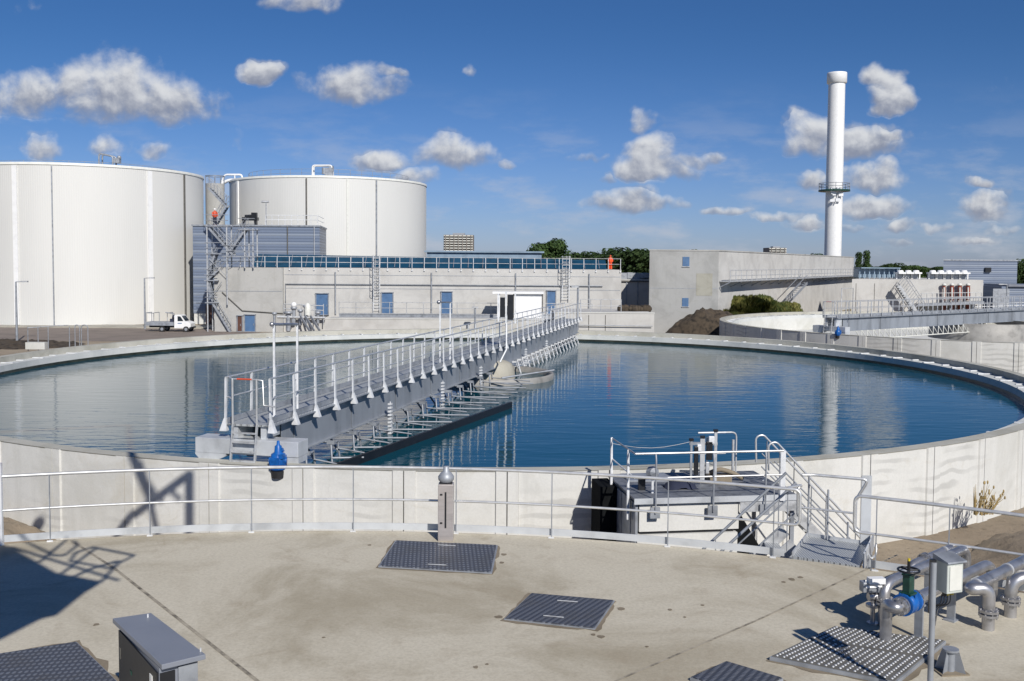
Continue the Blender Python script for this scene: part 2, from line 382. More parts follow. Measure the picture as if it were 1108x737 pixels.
so = bpy.data.objects.new('sun', sl); COL.objects.link(so); so.rotation_euler = sun_dir.to_track_quat('Z', 'Y').to_euler(); so.location = (20, -40, 40)
cam = bpy.data.cameras.new('camera'); co = bpy.data.objects.new('camera', cam); COL.objects.link(co); S.camera = co
cam.sensor_fit = 'HORIZONTAL'; cam.sensor_width = 36; cam.lens = 36*F/1108; cam.shift_y = -(368.5-CY)/1108
cam.clip_start = .1; cam.clip_end = 6000
co.matrix_world = Matrix.Translation((0, 0, EYE)) @ (Matrix.Rotation(rad(90)-PT, 4, 'X') @ Matrix.Rotation(RL, 4, 'Z'))
S.view_settings.view_transform = 'Standard'; S.view_settings.look = 'None'; S.view_settings.exposure = 0; S.view_settings.gamma = 1
GZ = -2.55
# ---------------------------------------------------------------- ground
mb = MB(); mb.add([(-3000, -60, GZ), (3000, -60, GZ), (3000, 4500, GZ), (-3000, 4500, GZ)], [(0,1,2,3)]); struct(mb, 'ground', 'ground')
mb = MB(); mb.add([(-90, 84, GZ+.004), (-25, 84, GZ+.004), (-25, 100.5, GZ+.004), (-90, 100.5, GZ+.004)], [(0,1,2,3)]); struct(mb, 'road', 'road')
mb = MB(); mb.prism([(-90, 100.6), (-24, 100.6), (-24, 104.5), (-90, 104.5)], GZ-.1, GZ+.12); struct(mb, 'pavement', 'pave')
def mound(name, m, c, rx, ry, h, seed, amp=.5):
    mb = MB(); nx, ny = 44, 30; vs = []; fs = []
    for j in range(ny+1):
        for i in range(nx+1):
            x = (i/nx*2-1); y = (j/ny*2-1); r = min(1, math.hypot(x, y))
            p = Vector((c[0]+x*rx, c[1]+y*ry, 0)); k = (1-r*r)
            z = h*k**.8*(1+amp*noise.fractal(Vector((p.x*.35+seed, p.y*.35, 0)), 1, 2, 4))+(.25*noise.noise(Vector((p.x*1.7, p.y*1.7, seed))) if k > .05 else -.1)
            vs.append((p.x, p.y, GZ-.03+max(-.05, z)))
    for j in range(ny):
        for i in range(nx): a = j*(nx+1)+i; fs.append((a, a+1, a+nx+2, a+nx+1))
    mb.add(vs, fs, True); return struct(mb, name, m)
mound('soil_heap', 'soil', (18.5, 92.5), 4.2, 2.6, 2.9, 3.1)
mound('overgrown_hill', 'soil', (25.5, 100.8), 7.2, 3.2, 2.2, 8.2)
mound('soil_patch', 'soil', (-46.5, 79.5), 12, 5, .3, 1.2)
mound('earth_bank', 'ground', (15.5, 20.5), 5.5, 5.0, 1.0, 5.5, .2)
mound('earth_bank', 'ground', (-15.8, 22.8), 5.0, 3.2, 1.1, 2.5, .2)
# ---------------------------------------------------------------- clarifiers
C1 = (-1.2, 45.6); R1 = 23.9; RZ = -.24
def settling_tank(C, R, label, phase, npan, water, floor=None, face='wall'):
    t = thing('settling_tank', label, 'tank', (C[0], C[1], GZ), 'round open settling tanks')
    mb = MB(); pitch = 2*pi/npan; prof = []
    g = .022/R; q = .25/R
    for k in range(npan):
        a = phase+k*pitch
        for da, rr in ((-g, R-.03), (-g*.9, R), (-q, R), (-q-.0012, R-.028)): pass
        seq = [(-g*.5, -.09), (g*.5, -.09), (g*.6, 0), (q, 0), (q+.001, -.045)]
        for j in range(1, 5): seq.append((q+(pitch-2*q)*j/5, -.045))
        seq += [(pitch-q-.001, -.045), (pitch-q, 0), (pitch-g*.6, 0)]
        prof += [(a+x, R+y) for x, y in seq]
    n = len(prof); vs = []
    for z in (GZ-.2, RZ): vs += [(C[0]+r*cos(a), C[1]+r*sin(a), z) for a, r in prof]
    mb.add(vs, [(i, (i+1) % n, n+(i+1) % n, n+i) for i in range(n)])
    mb.build('outer_wall', face, t)
    N = 192
    mb = MB(); mb.lathe((C[0], C[1], 0), [(R-.035, RZ-.02), (R-.02, RZ+.003), (R-.44, RZ+.003), (R-.44, RZ-.28)], N, False); mb.build('rim', 'rimtop', t)
    mb = MB(); mb.lathe((C[0], C[1], 0), [(R-.44, RZ-.28), (R-1.15, RZ-.28), (R-1.15, RZ-.30), (R-1.17, RZ-.56)], N, False)
    mb.build('weir_gutter', 'gutter', t)
    mb = MB()
    nb = 112
    for k in range(nb):
        a = 2*pi*(k+.3)/nb; d = Vector((cos(a), sin(a), 0)); L = .62 if k % 2 else .38
        p = Vector((C[0], C[1], RZ-.25))+d*(R-.5)
        mb.beam(p, p-d*L, .12, .045)
    mb.build('gutter_brackets', 'flat', t)  # loose radial bracket bars, all held in one mesh
    mb = MB(); mb.lathe((C[0], C[1], 0), [(R-1.17, RZ-.56), (R-1.18, GZ-1.0)], N, False)
    mb.build('inner_wall', 'wet' if water else 'white_c', t)
    if not water:
        mb = MB(); mb.lathe((C[0], C[1], 0), [(.01, floor-.4), (R-1.17, floor)], 96, True); mb.build('tank_floor', 'white_c', t)
    return t
def proj_ang(x, y, C, z=RZ):
    p = G(x, y, z); return math.atan2(p.y-C[1], p.x-C[0])
settling_tank(C1, R1, 'large round open concrete tank full of dark blue water', proj_ang(434.6, 512, C1), 64, True)
mb = MB(); N = 128; wz = RZ-.70
mb.add([(C1[0], C1[1], wz)]+[(C1[0]+(R1-1.17)*cos(2*pi*k/N), C1[1]+(R1-1.17)*sin(2*pi*k/N), wz) for k in range(N)], [(0, 1+k, 1+(k+1) % N) for k in range(N)])
struct(mb, 'water', 'water')
C2 = (38.5, 79.5); R2 = 21.0
settling_tank(C2, R2, 'farther round concrete tank standing empty with its pale inside wall showing', .1, 56, False, GZ+.6, 'wall')

# ---------------------------------------------------------------- rotating bridge over the near tank
def bridge(C, ang, R, label, zdeck=.6, near_detail=True, w=1.08, half=None, plain=False):
    dirv = Vector((cos(ang), sin(ang), 0)); nrm = Vector((sin(ang), -cos(ang), 0))   # nrm = right-hand side seen from the near end
    c = Vector((C[0], C[1], 0))+nrm*.22; L = half or (R-.6)
    P = lambda s, o, z: c+dirv*s+nrm*o+Vector((0,0,z))
    t = thing('scraper_bridge', label, 'bridge', P(-L, 0, RZ), 'travelling scraper bridges')
    mb = MB(); mb.hexa([P(-L, -w/2, zdeck-.05), P(-L, w/2, zdeck-.05), P(L, w/2, zdeck-.05), P(L, -w/2, zdeck-.05), P(-L, -w/2, zdeck), P(-L, w/2, zdeck), P(L, w/2, zdeck), P(L, -w/2, zdeck)]); mb.build('walkway', 'perf', t)
    for s_ in (1, -1):
        mb = MB(); o = s_*(w/2-.13); og = s_*(w/2-.02); gb = zdeck-.95
        mb.beam(P(-L+.9, o, zdeck-.5), P(L-.3, o, zdeck-.5), .012, .88)
        mb.beam(P(-L, o+s_*.1, zdeck-.035), P(L, o+s_*.1, zdeck-.035), .2, .03)
        mb.beam(P(-L+.9, o+s_*.03, gb), P(L-.3, o+s_*.03, gb), .16, .03)
        k = -L+1.6
        while k < L-1: mb.beam(P(k, o+s_*.03, zdeck-.07), P(k, o+s_*.03, gb+.03), .012, .06, up=dirv); k += 3.75
        mb.build('girder', 'girder', t)
        o = og; mb = MB(); mb.beam(P(-L, o, zdeck+.08), P(L, o, zdeck+.08), .012, .13); mb.build('kick_plate', 'galvd', t)
        mb = MB(); mb.tube([P(-L, o+s_*.05, zdeck+1.1), P(L, o+s_*.05, zdeck+1.1)], .024, 8)
        mb.build('top_rail', 'tube', t)
        mb = MB(); mb.tube([P(-L, o+s_*.05, zdeck+.62), P(L, o+s_*.05, zdeck+.62)], .018, 6); mb.build('mid_rail', 'tube', t)
        npost = 38 if L > 22 else 32
        for k in range(npost):
            s0 = -L+.02+k*(2*L-.04)/(npost-1); q = o+s_*.07
            mb = MB(); b0 = P(s0, q, zdeck-.04); tp = P(s0, q-s_*.02, zdeck+1.09)
            x = dirv*.05
            # tapered flat post with a triangular foot outside the girder
            mb.beam(P(s0, q, zdeck+.02), tp, .035, .075, up=dirv)
            if plain: mb.build('rail_post', 'galv', t); continue
            f0 = P(s0, q-s_*.05, zdeck-.18); f1 = P(s0, q+s_*.13, zdeck-.18)
            mb.hexa([f0-x*1.4, f1-x*1.4, f1+x*1.4, f0+x*1.4, P(s0, q-s_*.02, zdeck+.12)-x*.8, P(s0, q+s_*.03, zdeck+.12)-x*.8, P(s0, q+s_*.03, zdeck+.12)+x*.8, P(s0, q-s_*.02, zdeck+.12)+x*.8])
            mb.build('rail_post', 'flat', t)
    # end carriage
    mb = MB(); e = -L-.15
    zb, zt = RZ+.02, RZ+.42
    def cbox(o0, o1, s0, s1, z0, z1):
        return [P(s0, o0, z0), P(s0, o1, z0), P(s1, o1, z0), P(s1, o0, z0), P(s0, o0, z1), P(s0, o1, z1), P(s1, o1, z1), P(s1, o0, z1)]
    mb.hexa(cbox(-1.3, 1.36, e, e+.55, RZ+.14, RZ+.5))
    mb.build('end_carriage', 'zincplate', t, .01)
    mb = MB()
    q = [(-1.3, RZ+.139), (-1.3, RZ+.1), (-1.18, RZ-.02), (-.72, RZ-.02), (-.5, RZ+.08), (-.5, RZ+.139)]
    mb.add([P(e-.003, o, z) for o, z in q]+[P(e+.55, o, z) for o, z in q], [tuple(range(6)), tuple(range(6, 12))[::-1]]+[(i, 6+i, 6+(i+1) % 6, (i+1) % 6) for i in range(6)])
    mb.build('wheel_guard', 'zincplate', t)
    MB().hexa(cbox(.9, 1.36, e+.02, e+.5, RZ+.0, RZ+.139)).build('wheel_guard', 'zincplate', t)
    for o in (-.95, 1.1):
        mb = MB(); a = P(e+.2, o-.0, RZ+.12); mb.rod(a-nrm*.2, a+nrm*.2, .11, 16); mb.build('wheel', 'dark', t)
    for o in (-.35, .38):
        mb = MB(); mb.hexa(cbox(o-.07, o+.07, e+.2, e+.9, RZ+.5, zdeck-.052)); mb.build('support_leg', 'zincplate', t)
    # ladder with two stiles at the end
    ld = MB()
    for o in (-.28, .34): ld.beam(P(e-.16, o, RZ-.0), P(e-.04, o, zdeck+.02), .03, .07, up=dirv)
    for k in range(4):
        z = RZ+.02+k*.215; f = (z-RZ)/(zdeck-RZ); ld.beam(P(e-.16+.12*f, -.28, z), P(e-.16+.12*f, .34, z), .09, .03)
    ld.build('ladder', 'galv', t)
    for o in (-.28, .34): MB().tube([P(e-.05, o, zdeck+.02), P(e-.05, o, zdeck+1.1)], .026, 8).build('gate_post', 'tube', t)
    mb = MB()
    for z in (.62, 1.1):
        mb.tube([P(e-.05, -.28, zdeck+z), P(-L+.1, -w/2, zdeck+z)], .02, 6)
    mb.tube([P(e-.05, .34, zdeck+1.1), P(e-.05, .5, zdeck+1.08), P(e-.05, .52, zdeck+.5), P(e-.05, .8, zdeck+.48)], .02, 6)
    mb.tube([P(e-.05, -.28, zdeck+1.1), P(e-.05, .34, zdeck+1.1)], .016, 6); mb.build('gate_frame', 'tube', t)
    mb = MB(); mb.tube([P(e-.05, -.16, zdeck+1.1), P(e-.05, .22, zdeck+1.1)], .02, 8); mb.build('gate_bar', 'redtape', t)
    # drive motor
    m0 = P(e-.32, 1.02, 0); z0 = RZ+.12
    mb = MB(); mb.lathe((m0.x, m0.y, z0), [(.001, -.22), (.15, -.22), (.185, -.17), (.19, .04), (.16, .16), (.09, .2), (.08, .34), (.04, .37), (.03, .46), (.001, .47)], 20)
    mb.box((m0.x, m0.y, z0), (.46, .2, .2), ang); mb.rod((m0.x-.2, m0.y-.05, z0), (m0.x+.2, m0.y, z0), .085)
    mb.box((m0.x+.1, m0.y-.12, z0+.12), (.12, .1, .1), ang); mb.rod((m0.x, m0.y, z0+.2), (m0.x+.12, m0.y, z0+.26), .05)
    for k in range(8): mb.cyl((m0.x, m0.y, z0-.18+k*.027), .2, 0, .01, 18)
    mb.build('drive_motor', 'blue', t)
    mb = MB(); mb.cyl((m0.x, m0.y, z0-.39), .155, 0, .165, 18, .17); mb.build('motor_cap', 'dark', t)
    # centre
    mb = MB(); mb.lathe((C[0], C[1], 0), [(3.15, RZ-.9), (3.2, RZ-.48), (3.15, RZ-.42), (3.0, RZ-.46), (3.0, RZ-.8)], 48)
    mb.build('centre_ring', 'drum', t)
    mb = MB(); mb.lathe((C[0], C[1], 0), [(1.4, RZ-.9), (1.34, RZ-.35), (1.2, RZ-.02), (.95, RZ+.1), (.5, RZ+.15), (.01, RZ+.16)], 32)
    mb.build('centre_pier', 'pier', t)
    return t, P, L, dirv, nrm, w
u = Vector((.2260, .9741)); ANG = math.atan2(u.y, u.x)
tb, P, L, dv, nv, bw = bridge(C1, ANG, R1, 'long steel scraper bridge with white posts crossing the water-filled tank')
# scraper supports hanging from the bridge
for k in range(13):
    s0 = -L+1.7+k*1.55
    mb = MB(); o1 = bw/2+.05; out = .5+1.55*min(1, (k+2)/10)
    wz_ = RZ-.66
    mb.beam(P(s0, o1, -.38), P(s0, o1+.22, -.38), .10, .09)
    mb.tube([P(s0, o1+.1, -.35), P(s0-.1, o1+.18, wz_)], .028, 6)
    mb.tube([P(s0+.45, o1+.1, -.4), P(s0+.55, o1+.12, wz_)], .028, 6)
    mb.tube([P(s0-.1, o1+.18, wz_+.12), P(s0+.2, o1+out, wz_+.12)], .028, 6)
    mb.tube([P(s0+.45, o1+.12, -.62), P(s0+.5, o1+out*.9, wz_+.18)], .024, 6)
    mb.tube([P(s0+.2, -.5, -.4), P(s0+.32, -.15, -.62), P(s0+.18, .15, wz_-.05)], .035, 6)
    mb.tube([P(s0+.2, -.5, -.4), P(s0, o1+.1, -.37)], .03, 6)
    mb.tube([P(s0, o1+.1, -.42), P(s0+.47, o1+.1, -.42)], .03, 6)
    mb.build('scraper_support', 'galvd', tb)
for k in range(17):
    s0 = 2.2+k*1.12
    mb = MB(); o1 = bw/2
    mb.beam(P(s0, o1, -.38), P(s0, o1+.2, -.38), .08, .08)
    mb.tube([P(s0, o1+.12, -.35), P(s0+.5, o1+.3, -.98)], .028, 6)
    mb.tube([P(s0+.55, o1+.12, -.35), P(s0, o1+.45, -.98)], .024, 6)
    mb.tube([P(s0, o1+.12, -.62), P(s0+1.1, o1+.2, -.62)], .02, 6)
    mb.build('scraper_support', 'flat', tb)
mb = MB(); a = G(352, 512, -.86); b = G(553, 439, -.86); mb.beam(a, b, .09, .3); mb.build('scum_blade', 'black', tb)
mb = MB(); mb.tube([P(-1.5, .9, -.75), P(.2, 3.0, -.5)], .045, 8); mb.build('scum_pipe', 'galvd', tb)
for k in (-15.5, -9.9, -4.4, 4.6, 10.2):   # white cable drops
    mb = MB(); q = P(k, bw/2+.16, 0)
    for j in range(9): mb.box((q.x, q.y, zz := .02-j*.115), (.15, .11, .05), ANG)
    mb.tube([q+Vector((0,0,.1)), q+Vector((0,0,-.95))], .014, 6); mb.build('cable_drop', 'flat', tb)
# T frames carrying light tubes, standing outside the right-hand railing
for nm, xs, yt in (('a', ((297, 455), (322, 446)), 352), ('b', ((476, 397), (487, 393)), 328)):
    mb = MB(); p = [G(x, y, .5) for x, y in xs]
    tops = [A(x, yt-1, q.y) for (x, y), q in zip(xs, p)]
    tops = [Vector((q.x, q.y, tt.z)) for q, tt in zip(p, tops)]
    for q, tt in zip(p, tops): MB().beam(q-Vector((0,0,.15)), tt, .05, .05).build('frame_post', 'flat', tb)
    mb.hexa([p[0]+Vector(v) for v in ((-.16,-.03,-.2),(.1,-.03,-.2),(.1,.03,-.2),(-.16,.03,-.2),(-.03,-.03,.15),(.03,-.03,.15),(.03,.03,.15),(-.03,.03,.15))])
    mb.build('frame_foot', 'flat', tb)
    if nm == 'a':
        mb = MB(); d_ = (tops[1]-tops[0]).normalized(); mb.tube([tops[0]-d_*.12, tops[1]], .035, 10)
        e0 = tops[0]-d_*.12; mb.ball(e0, .06); mb.build('lamp_tube', 'pipe', tb)
    else:
        mb = MB(); mb.tube([tops[0], tops[1]], .03, 8); mb.ball(tops[0]-Vector((.05,0,0)), .08); mb.build('lamp_tube', 'pipe', tb)
# control cabinets standing on the bridge near its middle
for x0, x1, yt, yb, Y in ((541, 546.5, 322, 343, 43.8), (549, 555.5, 319, 346, 44.6)):
    a0 = A(x0, yb, Y); a1 = A(x1, yt, Y)
    k = (a0+a1)/2; cb = MB(); hh = a1.z-a0.z
    cb.box((k.x, k.y, k.z), (a1.x-a0.x, .3, hh)); cb.build('control_cabinet', 'black', tb)
mb = MB()
for x, y0, y1, Y in ((539.3, 318, 348, 43.6), (547.6, 315, 352, 44.), (557.5, 317, 350, 44.7)):
    a0 = A(x, y1, Y); a1 = A(x, y0, Y); mb.beam(a0, a1, .07, .07)
mb.build('cabinet_frame', 'flat', tb)
mb = MB(); a0 = A(556, 372, 44.0); a1 = A(545, 396, 43.2); mb.tube([A(548, 350, 43.9), A(548, 378, 43.7), A(541, 392, 43.5)], .04, 8); mb.build('cable_duct', 'flat', tb)

# bridge over the far tank
B2 = bridge(C2, math.atan2(12.3, 17.0), R2, 'second steel scraper bridge over the empty farther tank, blue motor at its end', .85, plain=True)
t2, P2, L2, dv2, nv2, _ = B2
mb = MB(); mb.tube([P2(-L2, .9, .85), P2(-L2, .9, 2.9), P2(-L2+1.3, .9, 2.9), P2(-L2+1.3, .9, .85)], .03, 8); mb.build('gantry_frame', 'galv', t2)
mb = MB(); mb.lathe((C2[0], C2[1], 0), [(4.0, -1.4), (4.0, -.1), (3.9, -.05)], 48); mb.build('centre_drum', 'drum', t2)
mb = MB()
for k in range(26):
    s0 = -L2+2+k*.7; mb.tube([P2(s0, .7, -.1), P2(s0+.35, .9, -.7), P2(s0+.7, .7, -.1)], .03, 6)
mb.tube([P2(-L2+2, .9, -.7), P2(-2, .9, -.7)], .04, 6); mb.build('scraper_truss', 'offw', t2)

# ---------------------------------------------------------------- near platform
DC = (-2.49, -1.37); DR = 17.3
t = thing('covered_tank_deck', 'flat tan concrete deck of the covered tank in the foreground', 'deck', (DC[0], DC[1], GZ))
N = 160; mb = MB()
mb.add([(DC[0], DC[1], 0)]+[(DC[0]+DR*cos(2*pi*k/N), DC[1]+DR*sin(2*pi*k/N), 0) for k in range(N)], [(0, 1+k, 1+(k+1) % N) for k in range(N)])
# deck apron to the right, where the pipes leave
mb.build('slab', 'deck', t)
mb = MB(); mb.lathe((DC[0], DC[1], 0), [(DR, 0), (DR, GZ-.1)], N, False); mb.build('outer_wall', 'wall', t)
mb = MB(); mb.prism([(7, 10.5), (14, 3), (18, 7), (9.2, 15.2)][::1], -.3, .003); mb.build('apron', 'deck', t)
def flatline(pts, w, z):
    mb = MB()
    for a, b in zip(pts, pts[1:]):
        a = Vector((a[0], a[1], z)); b = Vector((b[0], b[1], z)); n_ = Vector((-(b-a).y, (b-a).x, 0)).normalized()*w/2
        mb.add([a-n_, b-n_, b+n_, a+n_], [(0,1,2,3)])
    return mb
flatline([(-7.0, 15.25), (-5.75, 13.87), (-2.74, 10.18), (-1., 8.0)], .045, .004).build('expansion_joint', 'djoint', t)
flatline([(6.0, 14.8), (5.12, 13.94), (3.12, 11.99), (1.4, 10.41), (.2, 9.3)], .035, .004).build('expansion_joint', 'djoint', t)

def blot(cx, cy, r, seed, m='patch'):
    mb = MB(); n = 26; p = G(cx, cy, 0); mb.add([(p.x+r*cos(2*pi*k/n)*(1+.5*noise.noise(Vector((cos(2*pi*k/n)*1.5+seed, sin(2*pi*k/n)*1.5, seed)))), p.y+r*1.1*sin(2*pi*k/n)*(1+.5*noise.noise(Vector((cos(2*pi*k/n)*1.5, sin(2*pi*k/n)*1.5+seed, 3)))), .0045) for k in range(n)], [tuple(range(n))]); mb.build('stain', m, t)
for i, (x, y, r) in enumerate(((515, 722, .03), (527, 719, .02), (650, 689, .045), (642, 687, .03), (857, 627, .05), (866, 625, .04), (848, 630, .03), (725, 660, .03), (760, 655, .025), (741, 668, .02), (104, 676, .035), (400, 590, .03), (545, 600, .05), (543, 609, .04), (672, 659, .05), (540, 668, .05), (700, 700, .02), (350, 690, .02))): blot(x, y, r, i)
# front railing
def ang_of(x, y): p = G(x, y, 0); return math.atan2(p.y-DC[1], p.x-DC[0])
RR = DR-.05
def railing(name, label, a0, a1, posts, endloop0, endloop1, h=1.08):
    p0 = Vector((DC[0]+RR*cos(a0), DC[1]+RR*sin(a0), 0))
    t = thing(name, label, 'railing', p0)
    n = max(6, int(abs(a1-a0)*RR/.3))
    top = arc(DC, RR, a0, a1, n, h); mid = arc(DC, RR, a0, a1, n, h*.5)
    MB().tube(top, .026, 10).build('top_rail', 'tube', t)
    MB().tube(mid, .02, 8).build('mid_rail', 'tube', t)
    for pos, f in ((0, endloop0), (-1, endloop1)):
        if not f: continue
        e = top[pos]; g_ = mid[pos]; d_ = (top[pos]-top[1 if pos == 0 else -2]).normalized()
        MB().tube(rounded([e, e+d_*.22, g_+d_*.22, g_], .2, 6), .024, 8).build('end_loop', 'tube', t)
    for a in posts:
        q = Vector((DC[0]+RR*cos(a), DC[1]+RR*sin(a), 0)); o = Vector((cos(a), sin(a), 0))
        mb = MB(); mb.beam(q+Vector((0,0,-.02)), q+Vector((0,0,h)), .012, .045, up=o); mb.build('rail_post', 'galvd', t)
        mb = MB(); tg = Vector((-sin(a), cos(a), 0)); mb.box(q-o*.03+Vector((0,0,.012)), (.09, .03, .02), a+pi/2); mb.build('foot_bracket', 'flat', t)
    mb = MB(); v1 = arc(DC, RR+.03, a0, a1, n, .03); v2 = arc(DC, RR+.03, a0, a1, n, .14)
    for z0, z1, off in ((.015, .125, 0),):
        for i in range(n):
            p, q = v1[i], v1[i+1]; mb.hexa([p, q, q+Vector((q.x-DC[0], q.y-DC[1], 0)).normalized()*.012, p+Vector((p.x-DC[0], p.y-DC[1], 0)).normalized()*.012,
                 v2[i], v2[i+1], v2[i+1]+Vector((q.x-DC[0], q.y-DC[1], 0)).normalized()*.012, v2[i]+Vector((p.x-DC[0], p.y-DC[1], 0)).normalized()*.012])
    mb.build('kick_plate', 'zincplate', t)
    return t
aL = ang_of(-60, 590); aR = ang_of(849, 603)
posts = [ang_of(x, y) for x, y in ((2, 589), (55, 585), (163, 579), (273, 575), (383, 574), (493, 578), (597, 581.5), (724, 588), (837, 602))]
railing('curved_railing', 'long curved stainless railing along the deck edge, its round end loop beside the landing', aL, aR, posts, False, True)
aS = ang_of(941, 615); aE = aS-.62
railing('curved_railing', 'shorter stainless railing behind the row of pipes, starting with a rounded loop', aS, aE, [aS-.005, ang_of(1052, 640)+.02, aS-.33, aS-.5], True, False)

# covers in the deck
def quadcover(label, pts, m, zt=.03, th=.03, handles=(), patch=.1, group=None, bumps=None):
    c = sum((Vector(p) for p in pts), Vector((0,0,0)))/4; t = thing('access_cover', label, 'cover', (c.x, c.y, 0), group)
    P_ = [Vector((p[0], p[1], 0)) for p in pts]
    mb = MB(); n = 40; vs = []
    ring = []
    for i in range(4):
        for j in range(10):
            q = P_[i].lerp(P_[(i+1) % 4], j/10); d_ = (q-c); d_.z = 0; ring.append(q+d_.normalized()*patch*(.6+.7*noise.noise(q*3.1)+.5*noise.noise(q*9)))
    mb.add([(q.x, q.y, .0045) for q in ring], [tuple(range(len(ring)))]); o = mb.build('mortar_patch', 'patch', t)
    if o.data.polygons[0].normal.z < 0: o.data.flip_normals()
    mb = MB(); po = [(p.x, p.y) for p in P_]
    area = sum(po[i][0]*po[(i+1) % 4][1]-po[(i+1) % 4][0]*po[i][1] for i in range(4))
    if area < 0: po = po[::-1]
    fr = [(c.x+(p[0]-c.x)*1.03, c.y+(p[1]-c.y)*1.03) for p in po]
    MB().prism(fr, .006, zt-.012).build('frame', 'galvd', t)
    mb.prism(po, .008, zt).build('plate', m, t)
    for a, b in handles:
        MB().tube([a+Vector((0,0,zt+.005)), b+Vector((0,0,zt+.005))], .007, 6).build('handle', 'galv', t)
    if bumps:
        nu, nv, s_ = bumps; mb = MB(); q0, q1, q2, q3 = P_
        for i in range(nu):
            for j in range(nv):
                uu, vv = (i+.5)/nu, (j+.5)/nv
                if abs(uu-.56) < .012: continue
                p = (q0*(1-uu)+q1*uu)*(1-vv)+(q3*(1-uu)+q2*uu)*vv
                mb.lathe((p.x, p.y, zt), [(s_, 0), (s_*.75, .008), (.001, .011)], 8)
        mb.build('tread_pattern', 'galv', t)
    return t
quadcover('grey ribbed access cover at the foot of the slotted stainless post', [G(429, 586.6), G(537, 591.6), G(530.7, 621), G(411, 614)], 'cover', handles=[(G(474, 592), G(493, 593)), (G(463, 613), G(483, 614))])
quadcover('smaller ribbed access cover lying alone in the middle of the deck', [G(575.5, 644), G(663.6, 651.6), G(642.7, 681.5), G(547, 671)], 'cover2', handles=[(G(603, 652.5), G(625, 654)), (G(588, 669), G(610, 671))])
quadcover('dark ribbed access cover beside the black-sided cabinet', [G(-40, 716), G(82, 697), G(128, 742), G(30, 772)], 'cover', patch=.13)
quadcover('large studded grating cover below the blue pipe valve', [G(835.6, 715), G(903, 682.7), G(1021, 698), G(968, 742)], 'joint', .06, bumps=(24, 17, .0175), patch=.12)
quadcover('studded cover at the bottom edge of the photo, next to the large grating', [G(748, 737), G(786, 720), G(846, 738), G(808, 757)], 'cover2', .05, patch=.1)

# slotted post with domed sensor
c = G(482, 586); t = thing('level_gauge_post', 'slotted stainless box post with a domed metal head, standing before the railing', 'post', c)
mb = MB(); mb.box((c.x, c.y+.1, .46), (.245, .2, .92)); mb.build('housing', 'pink', t, .008)
mb = MB(); mb.box((c.x, c.y-.003, .51), (.026, .012, .58)); mb.build('slot', 'black', t)
mb = MB(); mb.box((c.x, c.y+.1, .935), (.2, .16, .03)); mb.build('seal', 'dark', t)
mb = MB(); mb.lathe((c.x, c.y+.1, .95), [(.1, 0), (.125, .03), (.13, .08), (.09, .14), (.05, .17), (.045, .24), (.04, .25), (.001, .25)], 20); mb.build('dome', 'galvd', t)
for z in (.3, .76): MB().box((c.x-.07, c.y-.004, z), (.04, .012, .025)).build('bolt', 'dark', t)

# black-sided cabinet with sloped blue-grey lid, bottom of the picture
lid = [G(121.7, 669, 1.15), G(163.5, 663, 1.15), G(222.7, 708, 1.15), G(175, 719.4, 1.15)]
cc = sum(lid, Vector((0,0,0)))/4; t = thing('control_cabinet', 'low cabinet with black side panel and overhanging blue-grey lid, beside the dark cover', 'cabinet', (cc.x, cc.y, 0))
po = [(p.x, p.y) for p in (lid[0], lid[3], lid[2], lid[1])]
MB().prism(po, 1.105, 1.15).build('lid', 'lid', t, .006)
ins = [(cc.x+(p[0]-cc.x)*.86, cc.y+(p[1]-cc.y)*.93) for p in po]
MB().prism(ins, 0, 1.10).build('body', 'lid', t)
a, b = Vector((ins[0][0], ins[0][1], 0)), Vector((ins[1][0], ins[1][1], 0)); nn = Vector(((b-a).y, -(b-a).x, 0)).normalized()
rz_ = math.atan2((b-a).y, (b-a).x)
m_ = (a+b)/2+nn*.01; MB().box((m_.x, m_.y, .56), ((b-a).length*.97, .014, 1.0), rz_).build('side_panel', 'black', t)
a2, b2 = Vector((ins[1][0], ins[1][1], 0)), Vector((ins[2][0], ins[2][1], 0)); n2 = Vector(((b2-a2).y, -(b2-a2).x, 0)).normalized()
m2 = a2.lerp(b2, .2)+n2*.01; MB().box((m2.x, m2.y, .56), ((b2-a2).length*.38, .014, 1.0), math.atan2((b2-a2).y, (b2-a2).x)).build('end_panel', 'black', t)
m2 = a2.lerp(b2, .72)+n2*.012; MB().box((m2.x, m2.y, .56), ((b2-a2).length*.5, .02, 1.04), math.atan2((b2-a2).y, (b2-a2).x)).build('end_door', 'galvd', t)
for fr_, z, w_, h_, mm in ((.86, .96, .07, .07, 'label'), (.35, .8, .05, .035, 'green'), (.6, .75, .06, .035, 'label'), (.06, .86, .03, .1, 'joint')):
    q = a.lerp(b, fr_)+nn*.019; MB().box((q.x, q.y, z), (w_, .006, h_), rz_).build('sticker' if mm != 'joint' else 'hinge', mm, t)
for p in (G(217, 705, 1.15), G(160, 668, 1.15)): MB().cyl((p.x, p.y, 1.15), .008, 0, .03, 8).build('bolt', 'flat', t)

